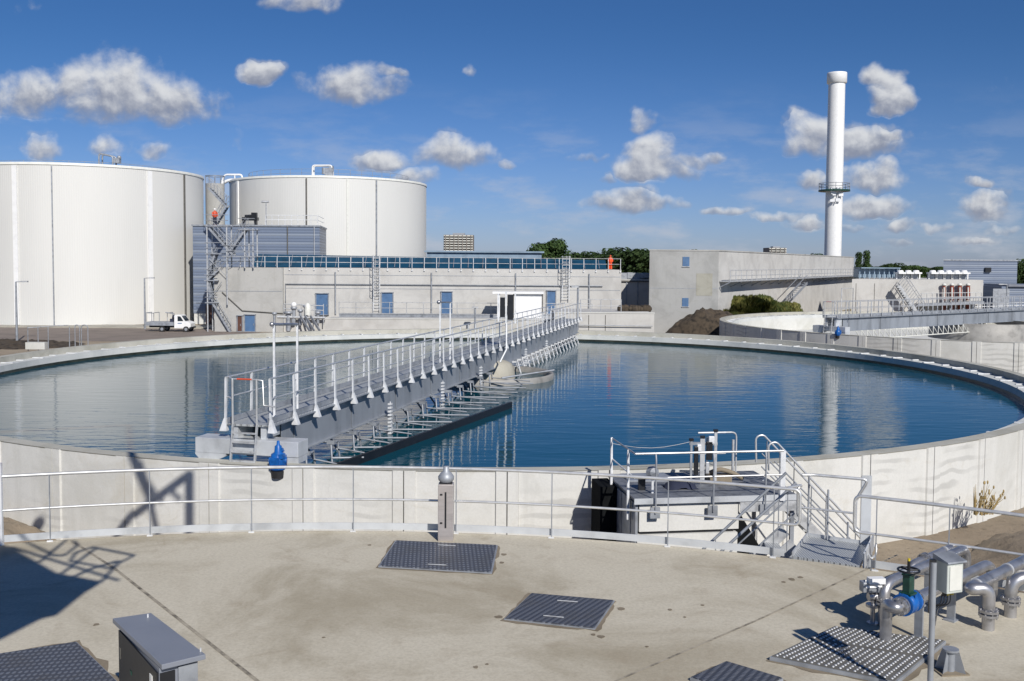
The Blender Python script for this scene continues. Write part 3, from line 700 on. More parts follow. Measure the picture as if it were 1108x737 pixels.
# ---------------------------------------------------------------- pipes on the deck
def pipe_thing(label, path, r, flanges=(), bands=(), mat_='pipe', base=None, name='steel_pipe', group='stainless pipes crossing the deck corner', rr=.26):
    b0 = base or path[0]; t = thing(name, label, 'pipe', (b0[0], b0[1], 0), group)
    MB().tube(rounded(path, rr, 7), r, 20).build('pipe_run', mat_, t)
    for p, ax in flanges:
        p = Vector(p); ax = Vector(ax).normalized(); mb = MB()
        for k in (-.03, .02): mb.lathe(p+ax*k, [(r*.9, 0), (r*1.55, 0), (r*1.55, .028), (r*.9, .028)], 20, False, ax)
        for j in range(8):
            a = 2*pi*j/8; o = ax.orthogonal().normalized(); w_ = ax.cross(o); q = p+(o*cos(a)+w_*sin(a))*r*1.32
            mb.tube([q-ax*.055, q+ax*.065], .011, 6)
        mb.build('flange', 'pipe', t)
    for p, ax in bands:
        p = Vector(p); ax = Vector(ax).normalized(); MB().lathe(p, [(r*.95, -.02), (r*1.1, -.02), (r*1.1, .02), (r*.95, .02)], 20, False, ax).build('clamp_band', 'galv', t)
    return t
H = .5
dP = Vector((1.24, 1.11, 0)).normalized()
def down(p): return Vector((p[0], p[1], 0))
# D: runs away from the viewer, near end drops to the deck
d0 = G(1047, 638, H); d1 = d0+dP*2.9; db = G(1069, 681, 0)
pipe_thing('stainless pipe whose bent near end drops into the deck right of the grey box post', [db, Vector((db.x, db.y, H+.02)), d0, d1, down(d1)-Vector((0,0,2))], .075,
           flanges=[((db.x, db.y, .2), (0,0,1))], bands=[(d0+dP*1.2, dP), (d0+dP*.25, dP)], base=db, rr=.2)
eb = G(1093, 667, 0); e0 = G(1112, 628, H); e1 = e0+dP*2.
pipe_thing('stainless pipe with a big flanged elbow at the edge of the photo', [eb, Vector((eb.x, eb.y, H)), e0+Vector((.25,.1,0)), e1, down(e1)-Vector((0,0,2))], .075, flanges=[((eb.x, eb.y, .2), (0,0,1))], base=eb, rr=.24)
# C : valve pipe
c0 = G(968, 659, H); cdir = dP; cb_ = G(958, 697, 0); c9 = c0+dP*2.75
pipe_thing('stainless pipe fitted with the blue valve, its bend entering the studded grating', [cb_, Vector((cb_.x, cb_.y, H)), c0, c9, down(c9)-Vector((0,0,2))], .068,
           flanges=[(c0+dP*.13, dP), (c0+dP*.5, dP)], bands=[(c0+dP*1.3, dP)], base=cb_, rr=.32)
b0 = G(957, 632, H+.02); bb = down(b0)+Vector((0,0,0)); b9 = b0+dP*2.35
pipe_thing('stainless pipe with a raised elbow, passing behind the blue valve', [bb, b0, b9, down(b9)-Vector((0,0,2))], .066, flanges=[((bb.x, bb.y, .3), (0,0,1))], bands=[(b0+dP*.5, dP), (b0+dP*1.6, dP)], base=bb, rr=.2)
a0 = G(985, 612, H); a9 = a0+dP*1.3
pipe_thing('farthest stainless pipe with a dark rubber joint near the railing', [down(a0), a0, a9, down(a9)-Vector((0,0,2))], .058, flanges=[(a0+dP*.4, dP)], bands=[(a0+dP*1., dP)], base=a0, rr=.15)
f0 = G(1062, 634, .3)+dP*.9
pipe_thing('thin looping stainless pipes with brass fittings between the larger pipes', [down(f0), f0, f0+Vector((.35,-.1,.05)), f0+Vector((.4,-.12,-.3))], .035, base=f0, rr=.12)
# valve
vc = c0+dP*.32; t = thing('pipe_valve', 'blue ball-shaped valve with dark green bonnet and handwheel', 'valve', (vc.x, vc.y, H))
mb = MB(); mb.ball(vc, .13, 18, 10); mb.lathe(vc-dP*.1, [(.07, -.03), (.13, -.03), (.13, .0), (.08, .02)], 18, False, dP); mb.lathe(vc+dP*.1, [(.08, -.02), (.13, 0), (.13, .03), (.07, .03)], 18, False, dP)
for k in range(6): mb.rod(vc+Vector((cos(k*1.05)*.1, sin(k*1.05)*.1, -.02)), vc+Vector((cos(k*1.05)*.1, sin(k*1.05)*.1, .12)), .012, 6)
mb.build('body', 'blue', t)
gx = Vector((vc.x, vc.y, 0)); mb = MB(); mb.box((gx.x, gx.y, H+.22), (.11, .09, .26), .7); mb.box((gx.x, gx.y, H+.12), (.15, .15, .025), .7); mb.box((gx.x, gx.y, H+.34), (.13, .11, .025), .7); mb.build('bonnet', 'green', t, .006)
mb = MB(); mb.tube([(gx.x+.12*cos(a), gx.y+.12*sin(a), H+.39) for a in [2*pi*i/20 for i in range(20)]], .013, 8, closed=True)
for k in range(3): mb.tube([(gx.x, gx.y, H+.39), (gx.x+.12*cos(k*2.1), gx.y+.12*sin(k*2.1), H+.39)], .01, 6)
mb.rod((gx.x, gx.y, H+.3), (gx.x, gx.y, H+.5), .018, 10); mb.build('handwheel', 'black', t)
MB().cyl((gx.x, gx.y, H+.5), .016, 0, .03, 10).build('spindle_cap', 'yellow', t)
# small stand with flow sensor head
sc = G(944, 675, 0); t = thing('flow_sensor', 'small transmitter with white display hood on a thin flanged pipe stub', 'sensor', sc)
mb = MB(); mb.rod(sc, sc+Vector((0,0,.3)), .028, 12); mb.lathe(sc+Vector((0,0,.22)), [(.02,0),(.085,0),(.085,.03),(.02,.03)], 16, False); mb.lathe(sc, [(.02,0),(.07,0),(.07,.02),(.02,.02)], 16, False)
mb.rod(sc+Vector((-.06,0,.34)), sc+Vector((.1,.02,.34)), .05, 14); mb.build('stub', 'pipe', t)
mb = MB(); mb.box(sc+Vector((-.03,.02,.47)), (.24, .12, .13), .1); mb.build('head', 'galvd', t, .01)
mb = MB(); mb.add([sc+Vector(v) for v in ((-.11,-.06,.47),(.12,-.04,.48),(.12,.0,.565),(-.11,-.02,.56))], [(0,1,2,3)]); mb.box(sc+Vector((.02,-.03,.56)), (.2, .1, .07), .1); mb.build('display_hood', 'white', t)
# box on its pole
pp = Vector((4.22, 9.75, 0)); pp = Vector((G(1008, 737, 0).x*1.0-.05, 9.55, 0))
Yp = 9.55; q = A(1008, 690, Yp); pp = Vector((q.x, Yp, 0)); t = thing('junction_box_post', 'pale grey junction box with dark hood fixed on a round steel post', 'junction box', pp)
zt = A(1012, 598, Yp).z
MB().tube([pp, Vector((pp.x, pp.y, zt-.1))], .029, 16).build('post', 'galvd', t)
MB().box((pp.x-.0, pp.y+.02, zt-.35), (.05, .05, .55)).build('mounting_rail', 'black', t)
bx = A(1027, 623, Yp+.05)
mb = MB(); mb.box((bx.x, bx.y, bx.z), (.20, .16, .31), .35); mb.build('box', 'box_grey', t, .008)
R_ = Matrix.Rotation(.35, 3, 'Z'); f_ = R_ @ Vector((0,-.083,0))
MB().box(Vector((bx.x, bx.y, bx.z))+f_, (.15, .012, .25), .35).build('front_cover', 'offw', t, .003)
mb = MB(); mb.hexa([bx+R_ @ Vector(v) for v in ((-.12,-.11,.158),(.12,-.11,.158),(.12,.1,.158),(-.12,.1,.158),(-.12,-.10,.172),(.12,-.10,.172),(.12,.1,.215),(-.12,.1,.215))]); mb.build('hood', 'galvd', t)
mb = MB(); k0 = bx+R_ @ Vector((.101, .0, .07)); mb.box(k0, (.03, .05, .04), .35); mb.rod(k0, k0+Vector((.03,-.01,.03)), .01, 8); mb.build('switch_knob', 'black', t)
for k in range(5):
    q = bx+R_ @ Vector((-.07+k*.03, 0, -.155)); MB().rod(q, q-Vector((0,0,.045)), .011, 8).build('cable_gland', 'yellow' if k > 1 else 'black', t)
mb = MB(); q = bx+Vector((-.02,0,-.19))
for k in range(4): o = Vector((-.05+k*.03, 0, 0)); mb.tube(rounded([q+o, q+o+Vector((0,0,-.1)), q+o+Vector((-.1,.05,-.14)), Vector((pp.x+.03, pp.y, q.z-.3))], .05), .006, 6)
mb.build('cables', 'black', t)
# trestle pedestal
pc = G(1028, 727, 0); t = thing('pipe_pedestal', 'unused flared steel pedestal with a round top plate, beside the grating', 'pedestal', pc)
mb = MB()
for sx, sy in ((-1,-1),(1,-1),(1,1),(-1,1)): mb.hexa([pc+Vector(v) for v in ((sx*.03-.006,sy*.0,.0),(sx*.13,sy*.10-.006,0),(sx*.13,sy*.10+.006,0),(sx*.03+.006,sy*.012,0),(sx*.02-.006,0,.24),(sx*.07,sy*.05-.006,.24),(sx*.07,sy*.05+.006,.24),(sx*.02+.006,sy*.012,.24))])
mb.rod(pc, pc+Vector((0,0,.24)), .045, 14); mb.build('legs', 'galvd', t)
MB().cyl(pc, .085, .24, .262, 24).build('top_plate', 'galvd', t)
MB().box(pc+Vector((0,0,.008)), (.32, .24, .016), .1).build('base_plate', 'patch', t)
# saddles under the pipes
for k, (p0, s_, lb) in enumerate(((c0, .62, 'steel saddle support just behind the blue valve'), (c0, 1.5, 'steel saddle support under the valve pipe near its far end'), (d0, 1.4, 'steel saddle support under the near right-hand pipe run'), (b0, 1.2, 'steel saddle support under the pipe behind the valve'))):
    q = p0+dP*s_; mb = MB(); mb.box((q.x, q.y, .2), (.03, .1, .4), .73); mb.box((q.x, q.y, .008), (.14, .14, .016), .73); mb.box((q.x, q.y, .41), (.05, .14, .02), .73)
    solo(mb, 'pipe_saddle', 'galvd', lb, 'pipe support', (q.x, q.y, 0), 'saddles under the pipes')

# ---------------------------------------------------------------- inlet chamber with deck, rails, stairs
IA = Vector((2.56, 19.25, 0)); IB = Vector((4.66, 19.55, 0)); DZ = -.24
t = thing('sluice_chamber', 'pale concrete chamber with grating top and dark sheet side, built against the big tank wall', 'chamber', (3.5, 20.6, GZ))
ix = (IB-IA).normalized(); iy = Vector((-ix.y, ix.x, 0))
Q = lambda x, y, z: IA+ix*x+iy*y+Vector((0,0,z))
w_ = (IB-IA).length
MB().hexa([Q(.03, .02, -.92), Q(w_, .02, -.92), Q(w_, 2.3, -.92), Q(.03, 2.3, -.92), Q(.03, .02, DZ-.05), Q(w_, .02, DZ-.05), Q(w_, 2.3, DZ-.05), Q(.03, 2.3, DZ-.05)]).build('upper_block', 'wall', t)
MB().hexa([Q(-.02, -.03, GZ), Q(w_-.04, -.03, GZ), Q(w_-.04, 2.3, GZ), Q(-.02, 2.3, GZ), Q(-.02, -.03, -.98), Q(w_-.04, -.03, -.98), Q(w_-.04, 2.3, -.98), Q(-.02, 2.3, -.98)]).build('lower_block', 'wall', t)
MB().hexa([Q(.06, .06, -.99), Q(w_-.1, .06, -.99), Q(w_-.1, 2.2, -.99), Q(.06, 2.2, -.99), Q(.06, .06, -.91), Q(w_-.1, .06, -.91), Q(w_-.1, 2.2, -.91), Q(.06, 2.2, -.91)]).build('joint_gap', 'black', t)
mb = MB()
for k in range(6): mb.hexa([Q(-.05-.012*(k % 2), .02+k*.36, GZ), Q(.0, .02+k*.36, GZ), Q(.0, .37+k*.36, GZ), Q(-.05-.012*(k % 2), .37+k*.36, GZ)]+[Q(-.05-.012*(k % 2), .02+k*.36, DZ-.12), Q(.0, .02+k*.36, DZ-.12), Q(.0, .37+k*.36, DZ-.12), Q(-.05-.012*(k % 2), .37+k*.36, DZ-.12)])
mb.build('side_sheet', 'galvd', t)
MB().hexa([Q(-.42, 1.5, GZ), Q(-.06, 1.5, GZ), Q(-.06, 2.35, GZ), Q(-.42, 2.35, GZ), Q(-.42, 1.5, DZ-.1), Q(-.06, 1.5, DZ-.1), Q(-.06, 2.35, DZ-.1), Q(-.42, 2.35, DZ-.1)]).build('channel_opening', 'void_shade', t)
MB().hexa([Q(-.08, -.06, DZ-.045), Q(3.35, -.06, DZ-.045), Q(3.35, 2.3, DZ-.045), Q(-.08, 2.3, DZ-.045), Q(-.08, -.06, DZ), Q(3.35, -.06, DZ), Q(3.35, 2.3, DZ), Q(-.08, 2.3, DZ)]).build('deck_grating', 'grate_dark', t)
MB().beam(Q(-.1, -.07, DZ-.04), Q(3.37, -.07, DZ-.04), .012, .12).build('deck_edge', 'zincplate', t)
MB().beam(Q(w_, -.05, DZ-.2), Q(3.35, -.05, DZ-.2), .012, .24).build('edge_beam', 'galv', t)
MB().hexa([Q(.2, 1.5, DZ+.003), Q(1.2, 1.4, DZ+.003), Q(1.2, 2.2, DZ+.003), Q(.2, 2.2, DZ+.003), Q(.2, 1.5, DZ+.03), Q(1.2, 1.4, DZ+.03), Q(1.2, 2.2, DZ+.03), Q(.2, 2.2, DZ+.03)]).build('hatch', 'galvd', t)
for x_ in (.95, 3.3):
    for z_ in (0,): pass
MB().add([Q(w_+.02, .3, GZ), Q(w_+1.3, .3, GZ), Q(w_+.02, .3, DZ-.25), Q(w_+.02, .36, GZ), Q(w_+1.3, .36, GZ), Q(w_+.02, .36, DZ-.25)], [(0,1,2),(3,5,4),(0,3,4,1),(1,4,5,2),(2,5,3,0)]).build('shade_sheet', 'void_shade', t)  # black triangular sheet standing in for shade on the chamber side
# support legs below the free part of the deck
for x_, y_ in ((3.3, .1), (3.3, 2.1)): MB().beam(Q(x_, y_, GZ), Q(x_, y_, DZ-.05), .08, .08).build('leg', 'galvd', t)
# railing of the chamber deck
t = thing('chamber_railing', 'steel handrail round the sluice chamber deck with flat white posts', 'railing', Q(0, -.1, DZ))
rh = .93
MB().tube([Q(-.1, -.1, DZ+rh), Q(3.0, -.1, DZ+rh)], .023, 8).build('top_rail', 'tube', t)
MB().tube([Q(-.1, -.1, DZ+rh*.47), Q(3.0, -.1, DZ+rh*.47)], .018, 8).build('mid_rail', 'tube', t)
for x_ in (.32, 1.52, 2.62):
    MB().tube(rounded([Q(x_, -.1, DZ+rh), Q(x_, -.14, DZ+rh-.12), Q(x_, -.14, DZ-.28)], .08), .018, 8).build('post', 'galvd', t)
    MB().hexa([Q(x_-.1, -.12, DZ-.38), Q(x_+.1, -.12, DZ-.38), Q(x_+.1, -.08, DZ-.38), Q(x_-.1, -.08, DZ-.38), Q(x_-.1, -.12, DZ-.16), Q(x_+.1, -.12, DZ-.16), Q(x_+.1, -.08, DZ-.16), Q(x_-.1, -.08, DZ-.16)]).build('post_bracket', 'galvd', t)
for y_, zb_ in ((.35, -.5), (1.75, -.35)):
    mb = MB(); mb.hexa([Q(-.14, y_-.05, DZ+zb_), Q(-.1, y_-.05, DZ+zb_), Q(-.1, y_+.05, DZ+zb_), Q(-.14, y_+.05, DZ+zb_), Q(-.14, y_+.0, DZ+rh), Q(-.1, y_+.0, DZ+rh), Q(-.1, y_+.05, DZ+rh-.06), Q(-.14, y_+.05, DZ+rh-.06)])
    mb.beam(Q(-.13, y_, DZ+zb_), Q(-.13, y_, DZ+rh-.03), .1, .03, up=(1,0,0)); mb.build('flat_post', 'flat', t)
MB().tube([Q(-.1, 1.8, DZ+rh-.03), Q(-.1, -.1, DZ+rh)], .018, 8).build('side_rail', 'galvd', t)
MB().tube([Q(-.1, 1.8, DZ+.45), Q(-.1, -.1, DZ+.44)], .016, 8).build('side_rail', 'flat', t)
mb = MB(); mb.tube([Q(.0, 2.25, DZ+rh-.3)+Vector((0,0,(1-(k/5-1)**2)*-.0)) if False else Q(.0+k*.3, 2.2, DZ+rh-.22-.12*sin(pi*k/6)) for k in range(7)], .008, 5); mb.build('slack_chain', 'galvd', t)
MB().beam(Q(3.0, -.1, DZ-.1), Q(3.0, -.1, DZ+rh), .10, .02, up=(0,1,0)).build('flat_post', 'flat', t)
for z_ in (.93, .46): MB().tube([Q(1.95, 2.1, DZ+z_), Q(2.6, 2.1, DZ+z_)], .02, 8).build('rear_rail', 'flat', t)
MB().tube(rounded([Q(2.6, 2.1, DZ+.93), Q(2.85, 2.1, DZ+.93), Q(2.85, 2.1, DZ)], .12), .02, 8).build('rear_post', 'galv', t)
MB().tube([Q(2.7, 1.9, DZ+.8), Q(2.7, 1.9, DZ)], .03, 8).build('rear_post', 'galv', t)
# gate actuator
g0 = Q(1.72, 1.2, DZ); t = thing('sluice_gate_actuator', 'tall black and steel gate lifting frame standing on the chamber deck', 'gate lift', g0)
for dx, h_, w2, m_ in ((-.22, .92, .045, 'galvd'), (.02, .98, .1, 'galv'), (.3, 1.12, .06, 'galv')):
    MB().box(g0+Vector((dx, 0, h_/2)), (w2, .06, h_)).build('column', m_, t)
for dx, z_, sx, sz, m_ in ((-.12, .5, .09, .62, 'black'), (.16, .72, .13, .4, 'black'), (.12, .35, .07, .25, 'galv'), (-.06, .78, .09, .14, 'flat'), (.2, .95, .12, .16, 'flat')):
    MB().box(g0+Vector((dx, -.05, z_)), (sx, .08, sz)).build('gear_box' if m_ == 'black' else 'clamp_plate', m_, t, .01)
for dx, z_ in ((-.22, .92), (.02, .98), (.3, 1.12)): MB().box(g0+Vector((dx, 0, z_+.025)), (.09, .09, .05)).build('end_cap', 'black', t)
MB().box(g0+Vector((.04, 0, .86)), (.6, .05, .06)).build('cross_bar', 'galvd', t)
MB().rod(g0+Vector((.12, .02, .2)), g0+Vector((.12, .02, 1.0)), .015, 8).build('spindle', 'pipe', t)
q = Q(.42, .45, DZ); t = thing('limit_switch_stand', 'small dark switch box on a short stand at the deck corner', 'switch box', q)
MB().rod(q, q+Vector((0,0,.25)), .03, 10).build('stand', 'flat', t)
MB().lathe(q+Vector((0,.0,.42)), [(.001,-.17),(.1,-.1),(.15,.0),(.1,.1),(.001,.15)], 10, False, (.3,-1,.2)).build('head', 'galvd', t)
MB().box(q+Vector((-.18,.3,.12)), (.14, .14, .24)).build('foot_box', 'black', t)
mb = MB(); q = Q(1.15, .9, DZ)
gv = []
for j in range(7):
    for i in range(13):
        x, y = i/12*2-1, j/6*2-1; k = max(0, 1-x*x*.9-y*y*.9); gv.append(q+ix*x*.34+iy*y*.26+Vector((0,0,.004+.14*k**.6*(1+.5*noise.noise(Vector((x*3, y*3, 1))))*(1 if k > 0 else 0))))
mb.add(gv, [(j*13+i, j*13+i+1, (j+1)*13+i+1, (j+1)*13+i) for j in range(6) for i in range(12)], True)
solo(mb, 'tarpaulin', 'navy', 'crumpled dark blue tarpaulin on the chamber deck beside the gate lift', 'tarpaulin', (q.x, q.y, DZ))
mb = MB(); q = Q(2.25, 1.3, DZ); mb.tube(rounded([q+Vector((-.3,0,.18)), q+Vector((-.1,-.1,.3)), q+Vector((.2,0,.2)), q+Vector((.45,.1,.05))], .1), [.05]*17, 8); mb.box(q+Vector((-.1,0,.08)), (.5, .3, .15), .2)
solo(mb, 'spare_timber', 'patch', 'low brownish block with a bent pipe lying behind the deck railing', 'debris', (q.x, q.y, DZ))

# landing and stairs
LP = [G(857.5, 601), G(930, 612), G(941, 589), G(874, 579.5)]
t = thing('steel_landing', 'perforated steel landing plate bridging from the deck edge to the stairs', 'landing', LP[0])
lp = [(p.x, p.y) for p in LP]
MB().prism(lp, -.06, -.01).build('plate', 'perf', t)
MB().beam(LP[0]+Vector((0,0,-.04)), LP[3]+Vector((0,0,-.04)), .02, .2).build('side_channel', 'galv', t)
MB().beam(LP[1]+Vector((.06,0,.05)), LP[2]+Vector((.06,0,.05)), .02, .26).build('side_channel', 'zincplate', t)
MB().beam(LP[3]+Vector((0,0,-.02)), LP[2]+Vector((0,0,-.02)), .02, .12).build('back_channel', 'zincplate', t)
for p in LP: MB().beam(Vector((p.x, p.y+.05, GZ)), Vector((p.x, p.y+.05, -.06)), .07, .07).build('leg', 'galvd', t)
mb = MB(); l0, l1 = G(930, 611, 0), G(944, 590, 0)
t = thing('landing_railing', 'bent stainless handrail framing the landing, sloping down at its near end', 'railing', LP[1])
hr = 1.08
r3 = LP[3]; r2 = LP[2]
MB().tube(rounded([G(868, 514, hr), G(880, 513.8, hr), G(940, 519, hr), G(926, 541, .72), G(925, 575, .32)], .1), .024, 10).build('top_rail', 'tube', t)
MB().tube([G(866, 549, .55), G(925, 555.5, .55)], .018, 8).build('mid_rail', 'tube', t)
MB().tube(rounded([G(866, 549, .55), G(863, 560, .45), G(863.5, 528, .95), G(868, 525, .98), G(852, 528, 1.0)], .1), .022, 8).build('end_loop', 'tube', t)
for x_, yt, yb in ((874, 516, 580), (895, 530, 584), (917, 565, 585)):
    q = G(x_, yb, 0); zt = A(x_, yt, q.y).z; MB().beam(q, Vector((q.x, q.y, zt)), .02, .04).build('post', 'galvd', t)
q = G(936, 588, 0); MB().beam(Vector((q.x, q.y, -.3)), Vector((q.x, q.y, 1.1)), .16, .02, up=(0,1,0)).build('wide_post', 'zincplate', t)
q = G(937, 612, 0)
MB().tube(rounded([G(948, 588, .2), G(948, 600, .05), G(943, 605, .02), G(940, 600, .05)], .05), .016, 8).build('hook', 'tube', t)
def stair(name, label, top, dirx, width, drop, side, n, group=None, rails=True, hr=.95, plain=False):
    t = thing(name, label, 'stairs', top, group); d_ = Vector(dirx).normalized(); s_ = Vector(side).normalized()
    bot = top+d_*drop+Vector((0,0,-drop))
    for k in (0, 1):
        o = s_*width*k; MB().beam(top+o, bot+o, .02, .2).build('stringer', 'galv', t)
        if rails:
            up = Vector((0,0,hr)); off = d_*.12
            p1 = top+o+up+off; p2 = bot+o+up
            if plain: MB().tube([top+o+up, p2], .024, 8).build('handrail', 'galvd', t)
            else: MB().tube(rounded([top+o-d_*.12+Vector((0,0,hr-.55)), top+o-d_*.14+Vector((0,0,hr+.0)), top+o+d_*.02+Vector((0,0,hr+.06)), p2], .16, 6), .022, 8).build('handrail', 'tube', t)
            for z_ in ((.5,) if plain else (.33, .62)): MB().tube([top+o+Vector((0,0,z_)), bot+o+Vector((0,0,z_))], .015, 6).build('mid_rail', 'galvd', t)
            for f_ in (.05, .5, .95): q = top.lerp(bot, f_)+o; MB().beam(q, q+Vector((0,0,hr+.02)), .035, .012, up=d_).build('rail_post', 'galvd', t)
    for k in range(1, n+1):
        q = top+d_*drop*k/(n+1)+Vector((0,0,-drop*k/(n+1)))+s_*width/2
        MB().box(q, (.24, width-.02, .03), math.atan2(d_.y, d_.x)).build('tread', 'perf', t)
    return t
stair('steel_stairs', 'steel stairs with round-topped handrails descending from the chamber deck along the tank wall', Q(3.0, .45, DZ-.02)+Vector((.05,0,0)), (1, .06, 0), .85, GZ*-1-.3, (-.06, 1, 0), 9, 'steel stairs between deck and tank', hr=.98)
stair('steel_stairs', 'steel stairs going down below the landing towards the dark gap beside the chamber', Vector((4.55, 15.35, 0.0)), (-1, .1, 0), .8, 2.3, (.1, 1, 0), 9, 'steel stairs between deck and tank', hr=.98, plain=True)
# weeds on the bank
for k, (x, y, lb) in enumerate(((1059, 553, 'tuft of tall dry yellow straw against the big tank wall'), (1070, 552, 'smaller tuft of dry straw beside the taller one'))):
    p = G(x, y, -1.9); mb = MB()
    for j in range(26):
        a = random.uniform(0, 6.28); l_ = random.uniform(.35, .9)*(1-.3*k); q = p+Vector((random.uniform(-.12,.12), random.uniform(-.1,.1), -.1)); tip = q+Vector((cos(a)*.18+.16, sin(a)*.15, l_)); mb.tube([q, q.lerp(tip, .5)+Vector((0,0,.06)), tip], [.012, .009, .003], 4)
        if j % 2 == 0: mb.ball(tip, .025, 5, 4, (1, 1, 2))
    solo(mb, 'dry_weed', 'straw', lb, 'plant', (p.x, p.y, p.z-.1), 'dry weeds')
# ================================================================ background
def pline(X, Y, z): return Vector((X, Y, z))
# ---- large digester tanks
def digester(label, C, R, H, seams, ph, group='white digester tanks', rail=1.05):
    t = thing('storage_tank', label, 'tank', (C[0], C[1], GZ), group)
    mb = MB(); n = 720; vs = []
    for z in (GZ, GZ+H):
        for k in range(n):
            a = 2*pi*k/n; r = R+(.008 if k % 2 == 0 else 0); vs.append((C[0]+r*cos(a), C[1]+r*sin(a), z))
    mb.add(vs, [(k, (k+1) % n, n+(k+1) % n, n+k) for k in range(n)]); mb.build('shell', 'clad', t)
    MB().lathe((C[0], C[1], 0), [(R+.08, GZ+H-.25), (R+.08, GZ+H+.02), (R-.3, GZ+H+.06), (.01, GZ+H+1.2)], 120).build('roof', 'offw', t)
    for x, w_, m_ in seams:
        # px -> angle on the visible side
        d = ray(x, 300); dx, dy = d[0]/d[1], 1.0; a_ = dx*dx+1; b_ = -2*(dx*C[0]+C[1]); c_ = C[0]**2+C[1]**2-R*R
        Y = (-b_-math.sqrt(max(0, b_*b_-4*a_*c_)))/(2*a_); p = Vector((dx*Y, Y, 0)); o = (p-Vector((C[0], C[1], 0))).normalized(); p += o*.07
        MB().box((p.x, p.y, GZ+H/2-.1), (w_, .14, H-.5), math.atan2(o.y, o.x)+pi/2).build('cladding_seam', m_, t)
    mb = MB()
    for z_ in (rail*.5, rail): mb.tube([(C[0]+(R-2.5)*cos(2*pi*k/60), C[1]+(R-2.5)*sin(2*pi*k/60), GZ+H+z_) for k in range(60)], .02, 4, closed=True)
    mb.build('roof_rail', 'galvd', t)
    for k in range(44):
        a = 2*pi*k/44
        if sin(a) > .5: continue
        q = Vector((C[0]+(R-2.5)*cos(a), C[1]+(R-2.5)*sin(a), GZ+H)); MB().tube([q, q+Vector((0,0,rail))], .025, 4).build('rail_post', 'galvd', t)
    return t
def clad_mat():
    m = mat('white_cladding', (.64, .635, .605), .45, 0, .035, .1, stretch=(1, 1, .2)); return m
M['clad'] = clad_mat()
# the big one left
TC = (-52.3, 107.2); TR = 14.6; TH = (A(95, 177, 93).z-GZ)
def tank_from(xc, xr, Yc, ytop):
    X = ray(xc, 300)[0]/ray(xc, 300)[1]*Yc; e = Vector((ray(xr, 300)[0], ray(xr, 300)[1], 0)).normalized()
    R = abs(X*e.y-Yc*e.x)
    return (X, Yc), R
(TCx, TCy), TR = tank_from(92, 221, 116, 0); zt = A(95, 177, math.hypot(TCx, TCy)-TR-.0).z
zt = A(92, 177, TCy-TR*TCy/math.hypot(TCx, TCy)).z
digester('nearer white cladded tank with the pickup truck parked at its foot', (TCx, TCy), TR, zt-GZ, [(18, .5, 'white'), (58, .12, 'galvd'), (163, .55, 'white'), (200, .2, 'joint'), (-40, .3, 'galvd')], 0, rail=.45)
T1 = (TCx, TCy, TR, zt)
(UCx, UCy), UR = tank_from(357, 461, 136, 0); zu = A(357, 190, UCy-UR).z
digester('farther white cladded tank standing behind the long blue strip and concrete building', (UCx, UCy), UR, zu-GZ, [(258, .6, 'white'), (332, .15, 'joint'), (376, .2, 'offw'), (407, .18, 'galvd')], 0)
def topframe(pts, label, Y, r=.09, m='galvd'):
    P_ = [A(x, y, Y) for x, y in pts]; mb = MB(); mb.tube(rounded(P_, .3), r, 6)
    mb.tube([p+Vector((0,.9,0)) for p in rounded(P_, .3)], r, 6)
    return solo(mb, 'roof_gantry', m, label, 'gantry', (P_[0].x, Y, P_[0].z), 'gantries on the tank roofs')
topframe([(107, 178), (107, 166), (122, 169), (122, 178)], 'dark pipe gantry on the roof edge of the nearer white tank', TCy-TR+4)
topframe([(338, 192), (338, 179), (359, 179), (359, 192)], 'white pipe gantry on the roof of the farther white tank', UCy-UR+.6, .1, 'white')
mb = MB(); q = A(356, 186, UCy-UR+.8); mb.box(q, (1., .6, 1.)); mb.box(q+Vector((.3, 0, .4)), (.5, .5, .7)); mb.cyl(q-Vector((.6,0,.3)), .3, 0, .8)
solo(mb, 'roof_pump', 'galvd', 'small grey pump unit beside the gantry on the farther white tank', 'pump', (q.x, q.y, q.z-.5))
mb = MB(); q = A(127, 174, TCy-TR+4); mb.box(q, (.6, .6, .5)); mb.ball(q+Vector((.2,0,.35)), .22)
solo(mb, 'roof_vent', 'galvd', 'little grey vent next to the gantry on the nearer white tank', 'vent', (q.x, q.y, q.z-.3))
mb = MB(); Yk = UCy-5
mb.tube(rounded([A(240, 197, Yk), A(243, 189, Yk), A(262, 189, Yk), A(262, 196, Yk)], .4), .13, 6); mb.tube(rounded([A(240, 199, Yk), A(247, 195, Yk), A(262, 195, Yk)], .4), .22, 8); mb.tube([A(254, 189, Yk), A(254, 197, Yk)], .08, 6)
solo(mb, 'overhead_pipe', 'white', 'white curved pipe and rail reaching the left shoulder of the farther tank', 'pipe', tuple(A(262, 197, Yk)))
q = A(233, 245, 128); mb = MB(); rr_ = (A(242, 220, 128).x-A(222, 220, 128).x)/2
mb.cyl((q.x, q.y, 0), rr_, GZ, A(232, 199, 128).z, 32); t = thing('silo', 'small grey silo squeezed between the two white tanks', 'silo', (q.x, q.y, GZ)); mb.build('shell', 'bconc', t)
mb = MB(); zz = A(232, 199, 128).z
for k in range(10): a = k*.628; mb.tube([(q.x+rr_*cos(a), q.y+rr_*sin(a), zz), (q.x+rr_*cos(a), q.y+rr_*sin(a), zz+1)], .05, 4)
mb.tube([(q.x+rr_*cos(a), q.y+rr_*sin(a), zz+1) for a in [k*.314 for k in range(20)]], .05, 4, closed=True); mb.build('roof_rail', 'galvd', t)

